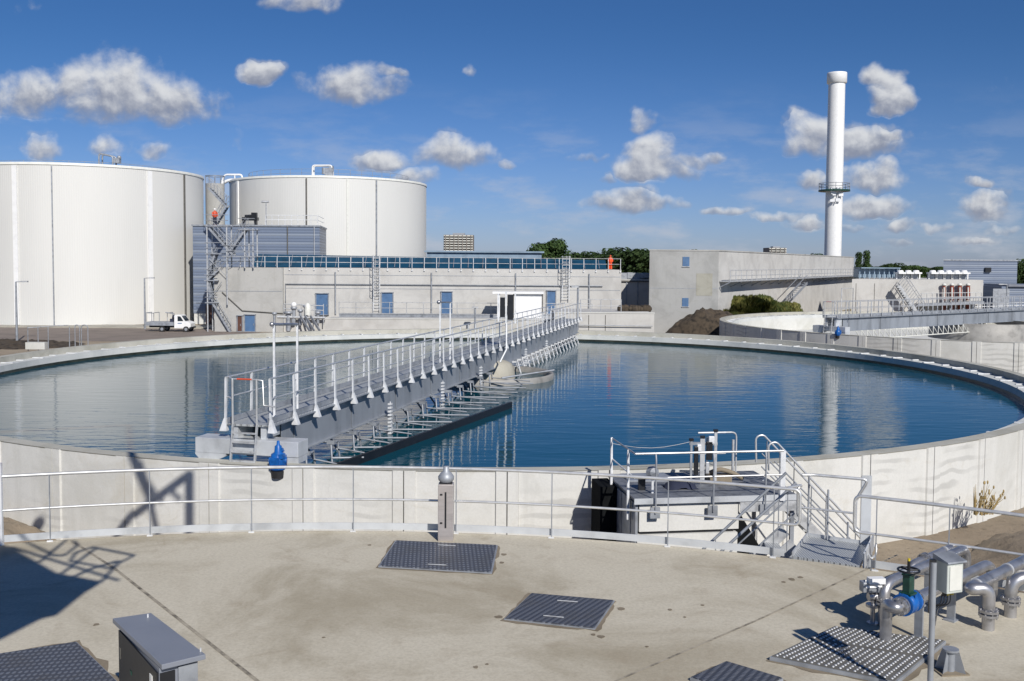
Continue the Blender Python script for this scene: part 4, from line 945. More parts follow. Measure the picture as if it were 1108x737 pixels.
# ---- blue clad building behind the stairs
t = thing('clad_building', 'blue-grey ribbed metal building between the white tanks, behind the zigzag stair tower', 'building', (-35, 112, GZ))
Yb = 108.; x0 = A(209, 300, Yb).x; x1 = A(346, 300, Yb).x; zt = A(280, 245, Yb).z
MB().prism([(x0, Yb), (x1, Yb), (x1-1, Yb+9), (x0-1, Yb+9)], GZ+1.2, zt).build('wall', 'corr', t)
MB().prism([(x0+.05, Yb+.05), (x1-.05, Yb+.05), (x1-1, Yb+8.9), (x0-1, Yb+8.9)], GZ, GZ+1.2).build('plinth', 'white_c', t)
MB().prism([(x0-.1, Yb-.12), (x1+.1, Yb-.12), (x1-.9, Yb+9.1), (x0-1.1, Yb+9.1)], zt, zt+.16).build('roof_edge', 'galvd', t)
bx0 = A(227, 350, Yb-.1).x; MB().box((bx0, Yb-.04, GZ+1.1), (.9, .1, 2.1)).build('door', 'browndoor', t)
mb = MB()
for z_ in (.6, 1.1): mb.tube([(x0+8, Yb+.3, zt+.16+z_), (x1-.3, Yb+.3, zt+.16+z_), (x1-1.1, Yb+8, zt+.16+z_)], .035, 5)
mb.build('roof_rail', 'flat', t)
for k in range(9): q = Vector((x0+8+k*(x1-.3-x0-8)/8, Yb+.3, zt+.16)); MB().tube([q, q+Vector((0,0,1.1))], .035, 5).build('rail_post', 'flat', t)
MB().tube([(A(311, 260, Yb-.1).x, Yb-.1, zt), (A(311, 260, Yb-.1).x, Yb-.1, zt-4)], .06, 6).build('drainpipe', 'joint', t)
MB().tube([(A(340, 260, Yb-.1).x, Yb-.1, zt), (A(340, 260, Yb-.1).x, Yb-.1, zt-3.6)], .05, 6).build('drainpipe', 'galv', t)
q = A(271, 241, Yb+1); q.z = zt+.16
mb = MB(); mb.box(q+Vector((0,0,.7)), (1.7, .8, .35)); mb.box(q+Vector((-.7,0,.3)), (.25, .6, .6)); mb.box(q+Vector((.6,0,.3)), (.25, .6, .6)); mb.box(q+Vector((.45,0,1.15)), (.6, .5, .5)); mb.rod(q+Vector((-.6,0,.95)), q+Vector((.2,0,1.0)), .2)
solo(mb, 'roof_blower', 'black', 'black and white machine standing on the roof of the blue clad building', 'machine', tuple(q))
q = A(288, 244, Yb+.6); q.z = zt+.16; mb = MB(); mb.tube([q, q+Vector((0,0,2.6))], .06, 6); mb.tube([q+Vector((-.5,0,2.6)), q+Vector((.3,0,2.6))], .12, 6)
solo(mb, 'roof_lamp', 'galv', 'short lamp on the roof of the blue clad building', 'lamp', tuple(q))
# ---- long concrete building
YB = 97.; xa = A(233, 320, YB).x; xb = A(672, 320, YB).x; zr = A(300, 289.5, YB).z
t = thing('concrete_building', 'long flat-roofed grey concrete building with four blue doors and a railed roof edge', 'building', ((xa+xb)/2, YB+6, GZ))
xm = A(307, 320, YB).x
MB().prism([(xa, YB-.35), (xm, YB-.35), (xm, YB+12), (xa, YB+12)], GZ-.1, zr-.02).build('wall', 'bconc', t)
MB().prism([(xm+.003, YB), (xb, YB), (xb, YB+12), (xm+.003, YB+12)], GZ-.1, zr).build('wall', 'bconc2', t)
for y_, x_0 in ((298, xm), (312.5, xm)):
    z_ = A(420, y_, YB).z; MB().box(((x_0+xb)/2, YB-.008, z_), (xb-x_0-.2, .02, .045)).build('shadow_joint', 'galvd', t)
z_ = A(270, 315, YB).z; MB().box(((xa+xm)/2, YB-.358, z_), (xm-xa-.2, .02, .05)).build('shadow_joint', 'galvd', t)
mb = MB(); z_ = A(420, 308, YB).z; mb.tube([(xm+.2, YB-.12, GZ+1.5), (xm+.2, YB-.12, z_), (A(652, 307, YB).x, YB-.12, z_)], .055, 6); mb.build('cable_tray', 'galvd', t)
for x in (363, 467, 558, 637.5): X = A(x, 300, YB).x; MB().tube([(X, YB-.1, zr-.4), (X, YB-.1, GZ+1.8)], .07, 6).build('drainpipe', 'galvd', t)
mb = MB(); z1_ = A(250, 338, YB).z; mb.tube([(xa+.8, YB-.42, A(235, 316, YB).z), (xa+2.8, YB-.42, A(250, 336, YB).z), (xm, YB-.42, A(307, 339, YB).z)], .05, 6); mb.build('cable', 'joint', t)
for x0_, x1_, y0_, y1_, m_ in ((265.5, 276, 341, 361.5, 'bluedoor'), (257.5, 262, 342, 361.5, 'browndoor'), (342.5, 355, 318, 341, 'bluedoor'), (413.5, 425, 317, 341, 'bluedoor'), (478, 489, 316, 341, 'bluedoor'), (592, 601, 315, 341, 'bluedoor')):
    Yd = YB-.36 if x0_ < 300 else YB-.01
    a0_ = A(x0_, y1_, Yd); a1_ = A(x1_, y0_, Yd); z0_ = max(GZ, a0_.z)
    o = MB().box(((a0_.x+a1_.x)/2, Yd-.03, (z0_+a1_.z)/2), (a1_.x-a0_.x, .06, a1_.z-z0_)).build('door', m_, t)
    w2 = a1_.x-a0_.x; hh = a1_.z-z0_; xc = (a0_.x+a1_.x)/2; fb = MB()
    for sx in (-1, 1): fb.box((xc+sx*(w2/2+.045), Yd-.07, z0_+hh/2), (.09, .14, hh))
    fb.box((xc, Yd-.09, a1_.z+.05), (w2+.22, .18, .08)); fb.box((xc, Yd-.1, z0_+.03), (w2, .2, .06)); fb.build('frame', 'galvd', o)
    hb = MB().box((a1_.x-.15, Yd-.09, (z0_+a1_.z)/2-.1), (.04, .05, .2)); hb.build('handle', 'galvd', o)
# roof edge railing
mb = MB()
for h_ in (.55, 1.1): mb.tube([(xa+.1, YB+.1, zr+h_), (xb-.1, YB+.1, zr+h_), (xb-.1, YB+11, zr+h_)], .03, 5)
mb.build('roof_rail', 'galv', t)
npst = 34
for k in range(npst):
    X = xa+.1+(xb-xa-.2)*k/(npst-1); mb = MB(); mb.tube([(X, YB-.08, zr-.2), (X, YB-.08, zr+1.1)], .035, 5); mb.box((X, YB-.05, zr-.2), (.12, .12, .12)); mb.build('rail_post', 'flat', t)
def cage_ladder(x, y0, y1, Y, w_, lab):
    a = A(x, y1, Y); b = A(x, y0, Y); t_ = thing('caged_ladder', lab, 'ladder', (a.x, Y, a.z), 'caged ladders on the long building')
    mb = MB()
    for s_ in (-1, 1): mb.tube([(a.x+s_*w_/2, Y, a.z), (a.x+s_*w_/2, Y, b.z)], .045, 5)
    k = a.z+.2
    while k < b.z-.1: mb.tube([(a.x-w_/2, Y, k), (a.x+w_/2, Y, k)], .025, 4); k += .3
    mb.build('ladder', 'flat', t_)
    mb = MB(); k = a.z+2.2
    while k < b.z: mb.tube([(a.x+w_*.62*cos(q), Y-.45+.45*sin(q)*1.0, k) for q in [pi*j/8+pi for j in range(9)]], .035, 4); k += .7
    for q in (pi*1.15, pi*1.5, pi*1.85): mb.tube([(a.x+w_*.62*cos(q), Y-.45+.45*sin(q), a.z+2.2), (a.x+w_*.62*cos(q), Y-.45+.45*sin(q), b.z)], .025, 4)
    mb.build('cage', 'galv', t_)
cage_ladder(407.5, 276, 337, YB-.3, .62, 'caged ladder on the concrete wall between the second and third blue doors')
cage_ladder(612, 277, 325, YB-.3, .7, 'caged ladder near the end of the long building by the bridge end')
# stains left by formwork as shallow patches
# blue roof strip behind the railing
t = thing('roof_shed', 'long dark blue panel strip behind the roof railing of the concrete building', 'roof structure', (-8, 103, zr))
a0_ = A(277, 275., 102.5); a1_ = A(655, 281.5, 104.5)
mb = MB(); mb.hexa([(a0_.x, 101.5, zr+.02), (a1_.x, 103, zr+.02), (a1_.x, 107, zr+.02), (a0_.x, 107, zr+.02), (a0_.x, 102.5, a0_.z), (a1_.x, 104.5, a1_.z), (a1_.x, 107, a1_.z), (a0_.x, 107, a0_.z)])
mb.build('panel', 'roofblue', t)
for k in range(24):
    f_ = (k+.5)/24; X = a0_.x+(a1_.x-a0_.x)*f_; y0_ = 101.45+1.5*f_; y1_ = 102.42+2*f_; MB().beam((X, y0_, zr+.1), (X, y1_, a0_.z+(a1_.z-a0_.z)*f_), .06, .04).build('panel_seam', 'lid', t)
a2_ = A(462, 273, 118); a3_ = A(586, 273.5, 118)
mb = MB(); mb.prism([(a2_.x, 118), (a3_.x, 118), (a3_.x, 126), (a2_.x, 126)], GZ, a2_.z)
t = thing('low_hall', 'low pale blue roofed hall behind the dark blue strip', 'building', (a2_.x, 118, GZ)); mb.build('wall', 'paleroof', t)
MB().prism([(a2_.x-.3, 117.7), (a3_.x+.3, 117.7), (a3_.x+.3, 126), (a2_.x-.3, 126)], a2_.z, a2_.z+.2).build('roof', 'paleroof', t)
# ---- raised walkway in front of the doors
Yw = YB-2.2; zw = A(450, 341.5, Yw).z
t = thing('raised_walkway', 'blue-grey steel walkway with thin handrail running below the blue doors', 'walkway', (-12, Yw, GZ))
xw0, xw1 = A(368, 340, Yw).x, A(640, 340, Yw).x
MB().box(((xw0+xw1)/2, Yw, zw), (xw1-xw0, 1.1, .3)).build('walkway_beam', 'galvd', t)
MB().box(((xw0+xw1)/2, Yw, zw+.17), (xw1-xw0, 1.2, .04)).build('grating', 'galv', t)
mb = MB()
for h_ in (.55, 1.1): mb.tube([(xw0, Yw-.55, zw+.19+h_), (xw1, Yw-.55, zw+.19+h_)], .03, 5)
mb.build('handrail', 'galv', t)
for k in range(16): X = xw0+(xw1-xw0)*k/15; MB().tube([(X, Yw-.55, zw+.15), (X, Yw-.55, zw+1.3)], .035, 5).build('rail_post', 'galv', t)
for k in range(8): X = xw0+(xw1-xw0)*(k+.5)/8; MB().beam((X, Yw, GZ), (X, Yw, zw-.15), .15, .15).build('leg', 'galvd', t)
# low basin blocks in front
def block(name, label, x0, x1, ytop, Y, d, m='bconc2', zb=None, cat='basin'):
    a = A(x0, ytop, Y); b = A(x1, ytop, Y); t = thing(name, label, cat, ((a.x+b.x)/2, Y, GZ)); z = (a.z+b.z)/2
    MB().prism([(a.x, Y), (b.x, Y), (b.x, Y+d), (a.x, Y+d)], GZ-.1, z).build('wall', m, t)
    MB().prism([(a.x-.04, Y-.04), (b.x+.04, Y-.04), (b.x+.04, Y+.3), (a.x-.04, Y+.3)], z, z+.08).build('coping', 'white_c', t)
    return t, a, b, z
t, a, b, z = block('low_basin', 'low pale concrete basin wall below the raised walkway, behind the tank rim', 352, 618, 346, 88, 3.5)
t, a, b, z = block('low_basin', 'higher stretch of pale basin wall at the end of the bridge, beside the soil heap', 600, 708, 339, 80, 8)
for x in (637, 655): X = A(x, 350, 80).x; MB().box((X, 79.99, (z+GZ)/2), (.05, .03, (z-GZ)*.9)).build('wall_joint', 'joint', t)
MB().tube([(A(620, 350, 79.8).x, 79.8, A(640, 352, 79.8).z), (A(706, 350, 79.8).x, 79.8, A(706, 353, 79.8).z)], .04, 6).build('conduit', 'galvd', t)
mb = MB(); q = A(638, 336, 79.6)
for h_ in (.55, 1.1): mb.tube([(A(628, 338, 81).x, 81, z+h_), (A(672, 338, 81).x, 81, z+h_)], .03, 5)
for k in range(5): X = A(628+k*11, 338, 81).x; mb.tube([(X, 81, z), (X, 81, z+1.1)], .035, 5)
solo(mb, 'basin_railing', 'galv', 'short plain railing on top of the basin wall beside the bridge end', 'railing', (A(650, 338, 81).x, 81, z))
mb = MB(); X0, X1 = A(672, 333, 84).x, A(703, 333, 84).x
for k in range(14): xx = X0+(X1-X0)*k/13; mb.ball((xx, 84+random.uniform(-.3, .3), z+.2), random.uniform(.2, .4), 8, 5)
solo(mb, 'rubble_heap', 'soil', 'small row of dark rubble on top of the basin wall', 'rubble', ((X0+X1)/2, 84, z))
t, a, b, z = block('rear_hall', 'pale hall wall seen in the gap between the two concrete buildings', 668, 706, 303, 112, 10, cat='building')
MB().box(((a.x+b.x)/2, 111.9, z-.15), (b.x-a.x, .2, .12)).build('gutter', 'joint', t)
for x in (678, 690): MB().box((A(x, 320, 111.9).x, 111.95, (z+GZ)/2), (.12, .08, (z-GZ)*.95)).build('column', 'galvd', t)
mb = MB(); mb.box(((a.x+b.x)/2, 114, z+.4), (4, 1.4, .8)); mb.box((a.x+1.6, 113.5, z+.5), (.6, .6, .7)); mb.box(((a.x+b.x)/2+1.3, 113, z+.5), (1.2, .6, .5))
solo(mb, 'roof_machinery', 'galvd', 'jumble of grey machinery on the roof in the gap between buildings', 'machinery', ((a.x+b.x)/2, 113.5, z))
# white kiosk on the walkway
Yk = 92.5; a = A(533, 317, Yk); b = A(587, 317, Yk); k0 = A(556, 333, Yk); z1_ = A(560, 318, Yk).z; zb_ = zw-.2
t = thing('white_kiosk', 'small flat-roofed white cabin standing behind the bridge railing', 'cabin', (A(571, 330, Yk).x, Yk, zb_))
MB().prism([(k0.x, Yk), (b.x-.05, Yk), (b.x-.05, Yk+2.2), (k0.x, Yk+2.2)], zb_, z1_).build('wall', 'white', t)
MB().prism([(a.x, Yk-.3), (b.x+.1, Yk-.3), (b.x+.1, Yk+2.5), (a.x, Yk+2.5)], z1_, z1_+.2).build('roof', 'white', t)
MB().beam((A(539.5, 330, Yk).x, Yk, zb_), (A(539.5, 330, Yk).x, Yk, z1_), .25, .2).build('post', 'white', t)
MB().tube([(k0.x-.03, Yk-.05, zb_), (k0.x-.03, Yk-.05, z1_)], .05, 5).build('drainpipe', 'joint', t)
MB().tube([(b.x, Yk-.05, zb_), (b.x, Yk-.05, z1_)], .05, 5).build('drainpipe', 'joint', t)
MB().prism([(A(533, 1, 94.5).x, Yk-1), (b.x+.6, Yk-1), (b.x+.6, Yk+3), (A(533, 1, 94.5).x, Yk+3)], GZ, zb_-.02).build('base', 'bconc2', t)
# valve and pump cluster by the first blue door
def lamp_post(px, ytop, ybase, Y, label, arm=1, h=None, n_='lamp_post'):
    a = A(px, ybase, Y); b = A(px, ytop, Y); t = thing(n_, label, 'street lamp', (a.x, Y, GZ), 'slim lamp posts')
    MB().tube([(a.x, Y, GZ), (a.x, Y, b.z)], [.11, .07], 8).build('pole', 'galvd', t)
    mb = MB(); mb.tube([(a.x, Y, b.z), (a.x+arm*.6, Y, b.z+.03)], .04, 6); mb.box((a.x+arm*.75, Y, b.z+.03), (.55, .25, .12)); mb.build('lamp_head', 'galv', t)
lamp_post(18.5, 305, 374, 83, 'slim lamp post on the dark soil strip in front of the nearer white tank')
lamp_post(157, 301, 355, 99.5, 'slim lamp post directly behind the parked pickup truck')
lamp_post(514, 333, 352, 86, 'short pale lamp behind the bridge railing below the third blue door', .01)
lamp_post(1089, 308, 330, 118, 'lamp post in front of the blue clad building at the far right', -1)
lamp_post(625, 311, 345, 75, 'thin pole standing behind the far end of the bridge', -.3)
t = thing('valve_station', 'cluster of grey valves, pipes and little steps at the foot of the long building', 'valve station', (A(320, 350, 93).x, 93, GZ))
rnd = random.Random(4)
Yv = 93.
MB().prism([(A(308, 1, Yv).x, Yv), (A(352, 1, Yv).x, Yv), (A(352, 1, Yv).x, Yv+2), (A(308, 1, Yv).x, Yv+2)], GZ, A(320, 345, Yv).z).build('plinth', 'bconc2', t)
for x, y0_, y1_, w_ in ((297, 341, 360, .25), (312, 340, 358, .5), (318, 335, 350, .35), (325, 338, 352, .3), (331, 333, 350, .35), (344, 340, 350, .3)):
    p0 = A(x, y1_, Yv-.4); p1 = A(x, y0_, Yv-.4); mb = MB(); mb.tube([p0, p1], w_/2, 8); mb.lathe(p1, [(.01, .3), (w_*.9, .25), (w_*.9, .05), (w_/2, 0)], 10); mb.build('valve_body', 'galvd', t)
mb = MB()
mb.tube([A(300, 343, Yv-.5), A(352, 344, Yv-.5)], .13, 8); mb.tube([A(307, 334, Yv-.5), A(350, 336, Yv-.5)], .05, 6); mb.tube([A(307, 329, Yv-.5), A(350, 331, Yv-.5)], .05, 6)
for x in (307, 316, 326, 340, 350): mb.tube([A(x, 329, Yv-.5), A(x, 352, Yv-.5)], .045, 5)
mb.build('handrail', 'galv', t)
mb = MB()
for x in (325, 330, 336): mb.beam(A(x, 342, Yv-.9), A(x+10, 358, Yv-2.), .08, .25)
mb.build('steps', 'galvd', t)
q = A(318, 330, Yv-.5); MB().ball(q, .28).build('lamp_globe', 'white', t)
q = A(333, 334, Yv-.5); MB().lathe(q-Vector((0,0,.6)), [(.3,0),(.3,.8),(.15,1.1),(.01,1.15)], 12).build('vent_cap', 'offw', t)
# zigzag stair tower
YS = 96.3
t = thing('stair_tower', 'zigzag galvanised steel stair tower climbing the corner of the long building', 'stair tower', (A(235, 360, YS).x, YS, GZ))
cols = [(225, 360, 243), (246, 330, 243), (265, 290, 247), (274, 290, 247)]
for x, yb_, yt_ in cols:
    for dy in (0, 1.6):
        a = A(x, yb_, YS); b = A(x, yt_, YS); MB().beam((a.x, YS+dy, max(GZ, a.z)), (a.x, YS+dy, b.z), .11, .11).build('column', 'galv', t)
def fl(p, q, Y, w_=.9):
    a, b = A(p[0], p[1], Y), A(q[0], q[1], Y); mb = MB()
    for dy in (0, w_):
        o = Vector((0, dy, 0)); mb.beam(a+o, b+o, .05, .2)
        up = Vector((0,0,1.05)); mb.tube([a+o+up, b+o+up], .03, 5); mb.tube([a+o+up*.5, b+o+up*.5], .02, 5)
        n_ = 5
        for k in range(n_+1): q_ = a.lerp(b, k/n_)+o; mb.tube([q_, q_+up], .022, 4)
    n_ = 9
    for k in range(1, n_): q_ = a.lerp(b, k/n_)+Vector((0, w_/2, 0)); mb.box(q_, (.35, w_, .04))
    return mb
flights = [((250, 361), (230, 328)), ((230, 326), (224, 303)), ((224, 303), (236, 292)), ((224, 300), (232, 276)), ((252, 276), (226, 247)), ((266, 247), (246, 276)), ((232, 243), (245, 222)), ((243, 222), (225, 203))]
for i, (p, q) in enumerate(flights): fl(p, q, YS+.1*(i % 2)+(.0 if i < 6 else 6)).build('stair_flight', 'galvd', t)
for x0_, x1_, y_ in ((222, 247, 244), (222, 240, 274), (240, 276, 277), (221, 236, 303), (222, 236, 327), (258, 276, 248)):
    a, b = A(x0_, y_, YS), A(x1_, y_, YS); mb = MB(); mb.prism([(a.x, YS-.1), (b.x, YS-.1), (b.x, YS+1.8), (a.x, YS+1.8)], a.z-.1, a.z)
    for h_ in (.5, 1.05): mb.tube([(a.x, YS-.1, a.z+h_), (b.x, YS-.1, a.z+h_)], .035, 5)
    mb.build('stair_landing', 'galvd', t)
mb = MB()
for p, q in (((225, 300), (246, 275)), ((246, 300), (226, 280)), ((258, 289), (275, 262)), ((275, 289), (258, 262)), ((226, 325), (240, 305)), ((240, 289), (262, 262)), ((246, 289), (268, 277)), ((238, 289), (250, 276))): mb.tube([A(p[0], p[1], YS-.05), A(q[0], q[1], YS-.05)], .03, 5)
mb.build('cross_brace', 'galvd', t)
# boxed railing by the far left tank edge
t = thing('access_railing', 'low stainless access railing with rounded loops on the far rim near the white tank', 'railing', tuple(A(60, 372, 70)))
Yr = 70.5
mb = MB()
z0_ = A(60, 374, Yr).z
mb.tube([A(30, 355, Yr), A(60, 352.5, Yr), A(74, 352, Yr)], .035, 6); mb.build('top_rail', 'galv', t)
for x in (30, 41, 52, 75): a = A(x, 353.5, Yr); MB().tube([a, Vector((a.x, a.y, z0_-.4))], .035, 5).build('post', 'galvd', t)
for x0_, x1_ in ((81, 86), (88, 95)):
    MB().tube(rounded([Vector((A(x0_, 352, Yr).x, Yr, z0_-.4)), A(x0_, 351.5, Yr), A(x1_, 352, Yr), Vector((A(x1_, 352, Yr).x, Yr, z0_-.4))], .25), .035, 6).build('loop', 'galvd', t)
MB().box(tuple(A(40, 374, Yr)), (1.4, .6, .5)).build('footing', 'white_c', t)

# ---- pickup truck
def truck():
    a = G(161, 361.5, GZ); b = G(208.5, 361, GZ); Y = 96.4; a = A(161, 361, Y); b = A(209, 361, Y); Lg = (b.x-a.x); s_ = Lg/5.3
    o = Vector((a.x, Y, GZ)); t = thing('pickup_truck', 'white flatbed pickup truck with grey dropside bed parked in front of the white tank', 'truck', o+Vector((Lg/2, 0, 0)))
    P_ = lambda x, y, z: o+Vector((x*s_, y*s_, z*s_))
    prof = [(3.35,.45),(5.2,.45),(5.28,.6),(5.28,1.0),(5.05,1.18),(4.6,1.28),(4.15,1.95),(3.95,2.02),(3.4,2.02),(3.35,1.9)]
    mb = MB(); n = len(prof)
    vs = [P_(x, -.85+.04*(z > 1.3), z) for x, z in prof]+[P_(x, .85-.04*(z > 1.3), z) for x, z in prof]
    mb.add(vs, [tuple(range(n)), tuple(range(n, 2*n))[::-1]]+[(i, n+i, n+(i+1) % n, (i+1) % n) for i in range(n)]); cab = mb.build('cab', 'white', t)
    mb = MB()
    mb.add([P_(x, -.86, z) for x, z in ((3.75,1.3),(4.45,1.3),(4.1,1.85),(3.75,1.88))], [(0,1,2,3)]); mb.add([P_(x, .86, z) for x, z in ((3.75,1.3),(4.45,1.3),(4.1,1.85),(3.75,1.88))], [(0,1,2,3)])
    mb.build('side_window', 'glass', t)
    MB().add([P_(4.62, -.7, 1.3), P_(4.62, .7, 1.3), P_(4.2, .68, 1.9), P_(4.2, -.68, 1.9)], [(0,1,2,3)]).build('windscreen', 'glass', t)
    MB().hexa([P_(3.6, -.862, .55), P_(4.5, -.862, .55), P_(4.5, -.855, .55), P_(3.6, -.855, .55), P_(3.6, -.862, 1.25), P_(4.5, -.862, 1.25), P_(4.5, -.855, 1.25), P_(3.6, -.855, 1.25)]).build('door', 'white', t)
    mb = MB(); mb.hexa([P_(0, -.95, .75), P_(3.3, -.95, .75), P_(3.3, .95, .75), P_(0, .95, .75), P_(0, -.95, 1.18), P_(3.3, -.95, 1.18), P_(3.3, .95, 1.18), P_(0, .95, 1.18)]); mb.build('bed', 'galvd', t)
    mb = MB(); mb.beam(P_(.2, 0, .6), P_(4.9, 0, .6), .7*s_, .2*s_); mb.build('chassis', 'black', t)
    for x in (.05, .95, 2.55):
        mb = MB()
        mb.tube([P_(x, -.9, 1.18), P_(x, -.9, 2.25), P_(x+(0.9 if x == .05 else 0), -.9, 2.2)], .035, 5); mb.tube([P_(x, .9, 1.18), P_(x, .9, 2.25)], .035, 5); mb.tube([P_(x, -.9, 2.25), P_(x, .9, 2.25)], .035, 5)
        if x > 2: mb.tube([P_(2.35, -.9, 2.32), P_(3.4, -.9, 2.15)], .05, 5)
        mb.build('ladder_rack', 'galvd', t)
    for x in (1.9, 4.75):
        for y in (-.82, .82):
            w = MB().rod(P_(x, y-.1, .34), P_(x, y+.1, .34), .34*s_, 18).build('wheel', 'tyre', t); MB().rod(P_(x, y-.115, .34), P_(x, y+.115, .34), .18*s_, 14).build('rim', 'galvd', w)
    MB().box(P_(5.27, -.6, .8), (.05, .25, .2)).build('headlight', 'offw', t); MB().box(P_(5.27, .6, .8), (.05, .25, .2)).build('headlight', 'offw', t)
    MB().box(P_(5.25, 0, .5), (.12, 1.6, .15)).build('bumper', 'black', t)
    mb = MB(); mb.ball(P_(3.0, .1, 1.6), .25, 8, 6, (.8, 1, 1.4)); mb.box(P_(2.9, -.3, 1.35), (.3, .4, .3)); mb.build('load', 'navy', t)
    MB().hexa([P_(3.75, -.866, .98), P_(4.25, -.866, .98), P_(4.25, -.864, .98), P_(3.75, -.864, .98), P_(3.75, -.866, 1.08), P_(4.25, -.866, 1.08), P_(4.25, -.864, 1.08), P_(3.75, -.864, 1.08)]).build('door_stripe', 'bluedoor', t)
truck()
# ---- right-hand building
Yc = 95.; c0_ = A(703, 271, Yc); c1_ = A(778, 272, Yc); zt = (c0_.z+c1_.z)/2
far = A(924, 279, 160); xE = far.x
t = thing('concrete_building', 'blocky concrete building with two small blue windows, a soil heap at its foot', 'building', (c1_.x, Yc+10, GZ))
e_ = Vector((xE-c1_.x, 160-Yc, 0)); n_ = Vector((-e_.y, e_.x, 0)).normalized()
MB().prism([(c0_.x, Yc), (c1_.x, Yc), (xE, 160), (xE-12, 175), (c0_.x*1.62, 150)], GZ-.1, zt).build('wall', 'bconc2', t)
MB().prism([(c0_.x-.05, Yc-.05), (c1_.x+.05, Yc-.05), (xE+.05, 160), (xE-12, 175), (c0_.x*1.62-.05, 150)], zt, zt+.12).build('coping', 'bconc', t)
for x0_, x1_, y0_, y1_ in ((738.5, 746, 278, 288), (738, 745, 322.5, 331.5)):
    a = A(x0_, y1_, Yc-.02); b = A(x1_, y0_, Yc-.02); w = MB().box(((a.x+b.x)/2, Yc-.03, (a.z+b.z)/2), (b.x-a.x, .06, b.z-a.z)).build('window', 'bluedoor', t)
    MB().box(((a.x+b.x)/2, Yc-.05, a.z-.06), (b.x-a.x+.12, .12, .06)).build('sill', 'galv', w)
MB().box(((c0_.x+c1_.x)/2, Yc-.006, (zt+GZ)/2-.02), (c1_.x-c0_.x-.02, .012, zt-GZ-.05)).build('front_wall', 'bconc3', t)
a = A(753, 320, Yc); b = A(771, 296, Yc); MB().box(((a.x+b.x)/2, Yc-.02, (a.z+b.z)/2), (b.x-a.x, .02, b.z-a.z)).build('repaired_panel', 'patch2', t)
z_ = A(740, 312, Yc).z; MB().box(((c0_.x+c1_.x)/2, Yc-.018, z_), (c1_.x-c0_.x-.1, .02, .04)).build('shadow_joint', 'galvd', t)
# side walkway with brackets, along the receding wall, then along the lower block
ed = e_.normalized(); eo = Vector((ed.y, -ed.x, 0))
def on_side(x, y):   # intersection of the ray with the side plane
    d = ray(x, y); d = Vector((d[0], d[1], d[2])); base = Vector((c1_.x, Yc, EYE)); q = eo.dot(Vector((c1_.x, Yc, 0)))/eo.dot(Vector((d.x, d.y, 0))); return Vector((d.x*q, d.y*q, EYE+d.z*q))
zd = on_side(790, 304).z
t = thing('wall_walkway', 'bracketed steel walkway with railing high along the receding wall of the blocky building', 'walkway', (c1_.x, Yc, zd))
s0_ = Vector((c1_.x, Yc, 0)); lenS = e_.length*1.35
W0 = s0_+ed*.2; W1 = s0_+ed*lenS
MB().beam(W0+eo*.6+Vector((0,0,zd)), W1+eo*.6+Vector((0,0,zd)), 1.1, .1).build('grating', 'galv', t)
mb = MB()
for h_ in (.55, 1.1): mb.tube([W0+eo*1.1+Vector((0,0,zd+h_)), W1+eo*1.1+Vector((0,0,zd+h_))], .035, 5)
mb.build('handrail', 'galv', t)
nn_ = 52
for k in range(nn_):
    q = W0.lerp(W1, k/(nn_-1))+eo*1.1; MB().tube([q+Vector((0,0,zd-.05)), q+Vector((0,0,zd+1.1))], .04, 5).build('rail_post', 'galv', t)
    if k % 2 == 0: q2 = W0.lerp(W1, k/(nn_-1)); MB().beam(q2+Vector((0,0,zd-.6)), q2+eo*1.1+Vector((0,0,zd-.08)), .08, .1).build('bracket', 'galvd', t)
a = on_side(855, 306)+eo*1.3; b = on_side(843, 322)+eo*1.3
mb = MB()
for o in (0, .8): 
    mb.beam(a+eo*o, b+eo*o-ed*2, .05, .3); mb.tube([a+eo*o+Vector((0,0,1)), b+eo*o-ed*2+Vector((0,0,1))], .05, 5)
for k in range(8): mb.box(a.lerp(b-ed*2, k/8)+eo*.4, (.35, .8, .05))
solo(mb, 'wall_stair', 'galvd', 'short dark steel stair hanging below the wall walkway, above the green bushes', 'stairs', tuple(b))
# lower block right of it
Yl = 122.; a = A(922, 302, Yl); b = A(1064, 303, Yl)
t = thing('lower_block', 'lower pale concrete block with four red pipes on its front', 'building', ((a.x+b.x)/2, Yl, GZ))
MB().prism([(a.x, Yl), (b.x, Yl), (b.x, Yl+18), (a.x+9, Yl+18)], GZ-.1, a.z).build('wall', 'bconc2', t)
for x in (926, 946): MB().box((A(x, 320, Yl).x, Yl-.01, 0), (.06, .03, 4.5)).build('wall_joint', 'joint', t)
mb = MB(); mb.beam(A(992, 330, Yl-1.2), A(1062, 327, Yl-1.2), 1.4, .3); pl = mb.build('pipe_platform', 'galvd', t)
mb = MB()
for yy in (317.5, 322): mb.tube([A(997, yy, Yl-1.8), A(1062, yy-1, Yl-1.8)], .04, 5)
for k in range(12): mb.tube([A(997+k*5.9, 317.5-k*.08, Yl-1.8), A(997+k*5.9, 329-k*.1, Yl-1.8)], .04, 5)
mb.build('platform_rail', 'galv', t)
for k, x in enumerate((1021.5, 1030, 1038.5, 1047.5)):
    mb = MB(); mb.tube([A(x, 309, Yl-.5), A(x, 325, Yl-.5)], .24-.06*(k == 0), 10); mb.tube([A(x, 330, Yl-.5), A(x, 340, Yl-.5)], .24, 10)
    o = mb.build('red_pipe', 'red', t); mb = MB(); mb.tube([A(x, 311, Yl-1.0), A(x, 324, Yl-1.0)], .1, 6); mb.lathe(A(x, 309, Yl-.5), [(.01,.3),(.27,.2),(.27,0),(.22,0)], 10); mb.build('pipe_cap', 'offw', o)
for k in range(5): x = 1000+k*14; MB().beam(A(x, 330, Yl-1.2), A(x, 341, Yl-1.2), .15, .15).build('platform_leg', 'galvd', t)
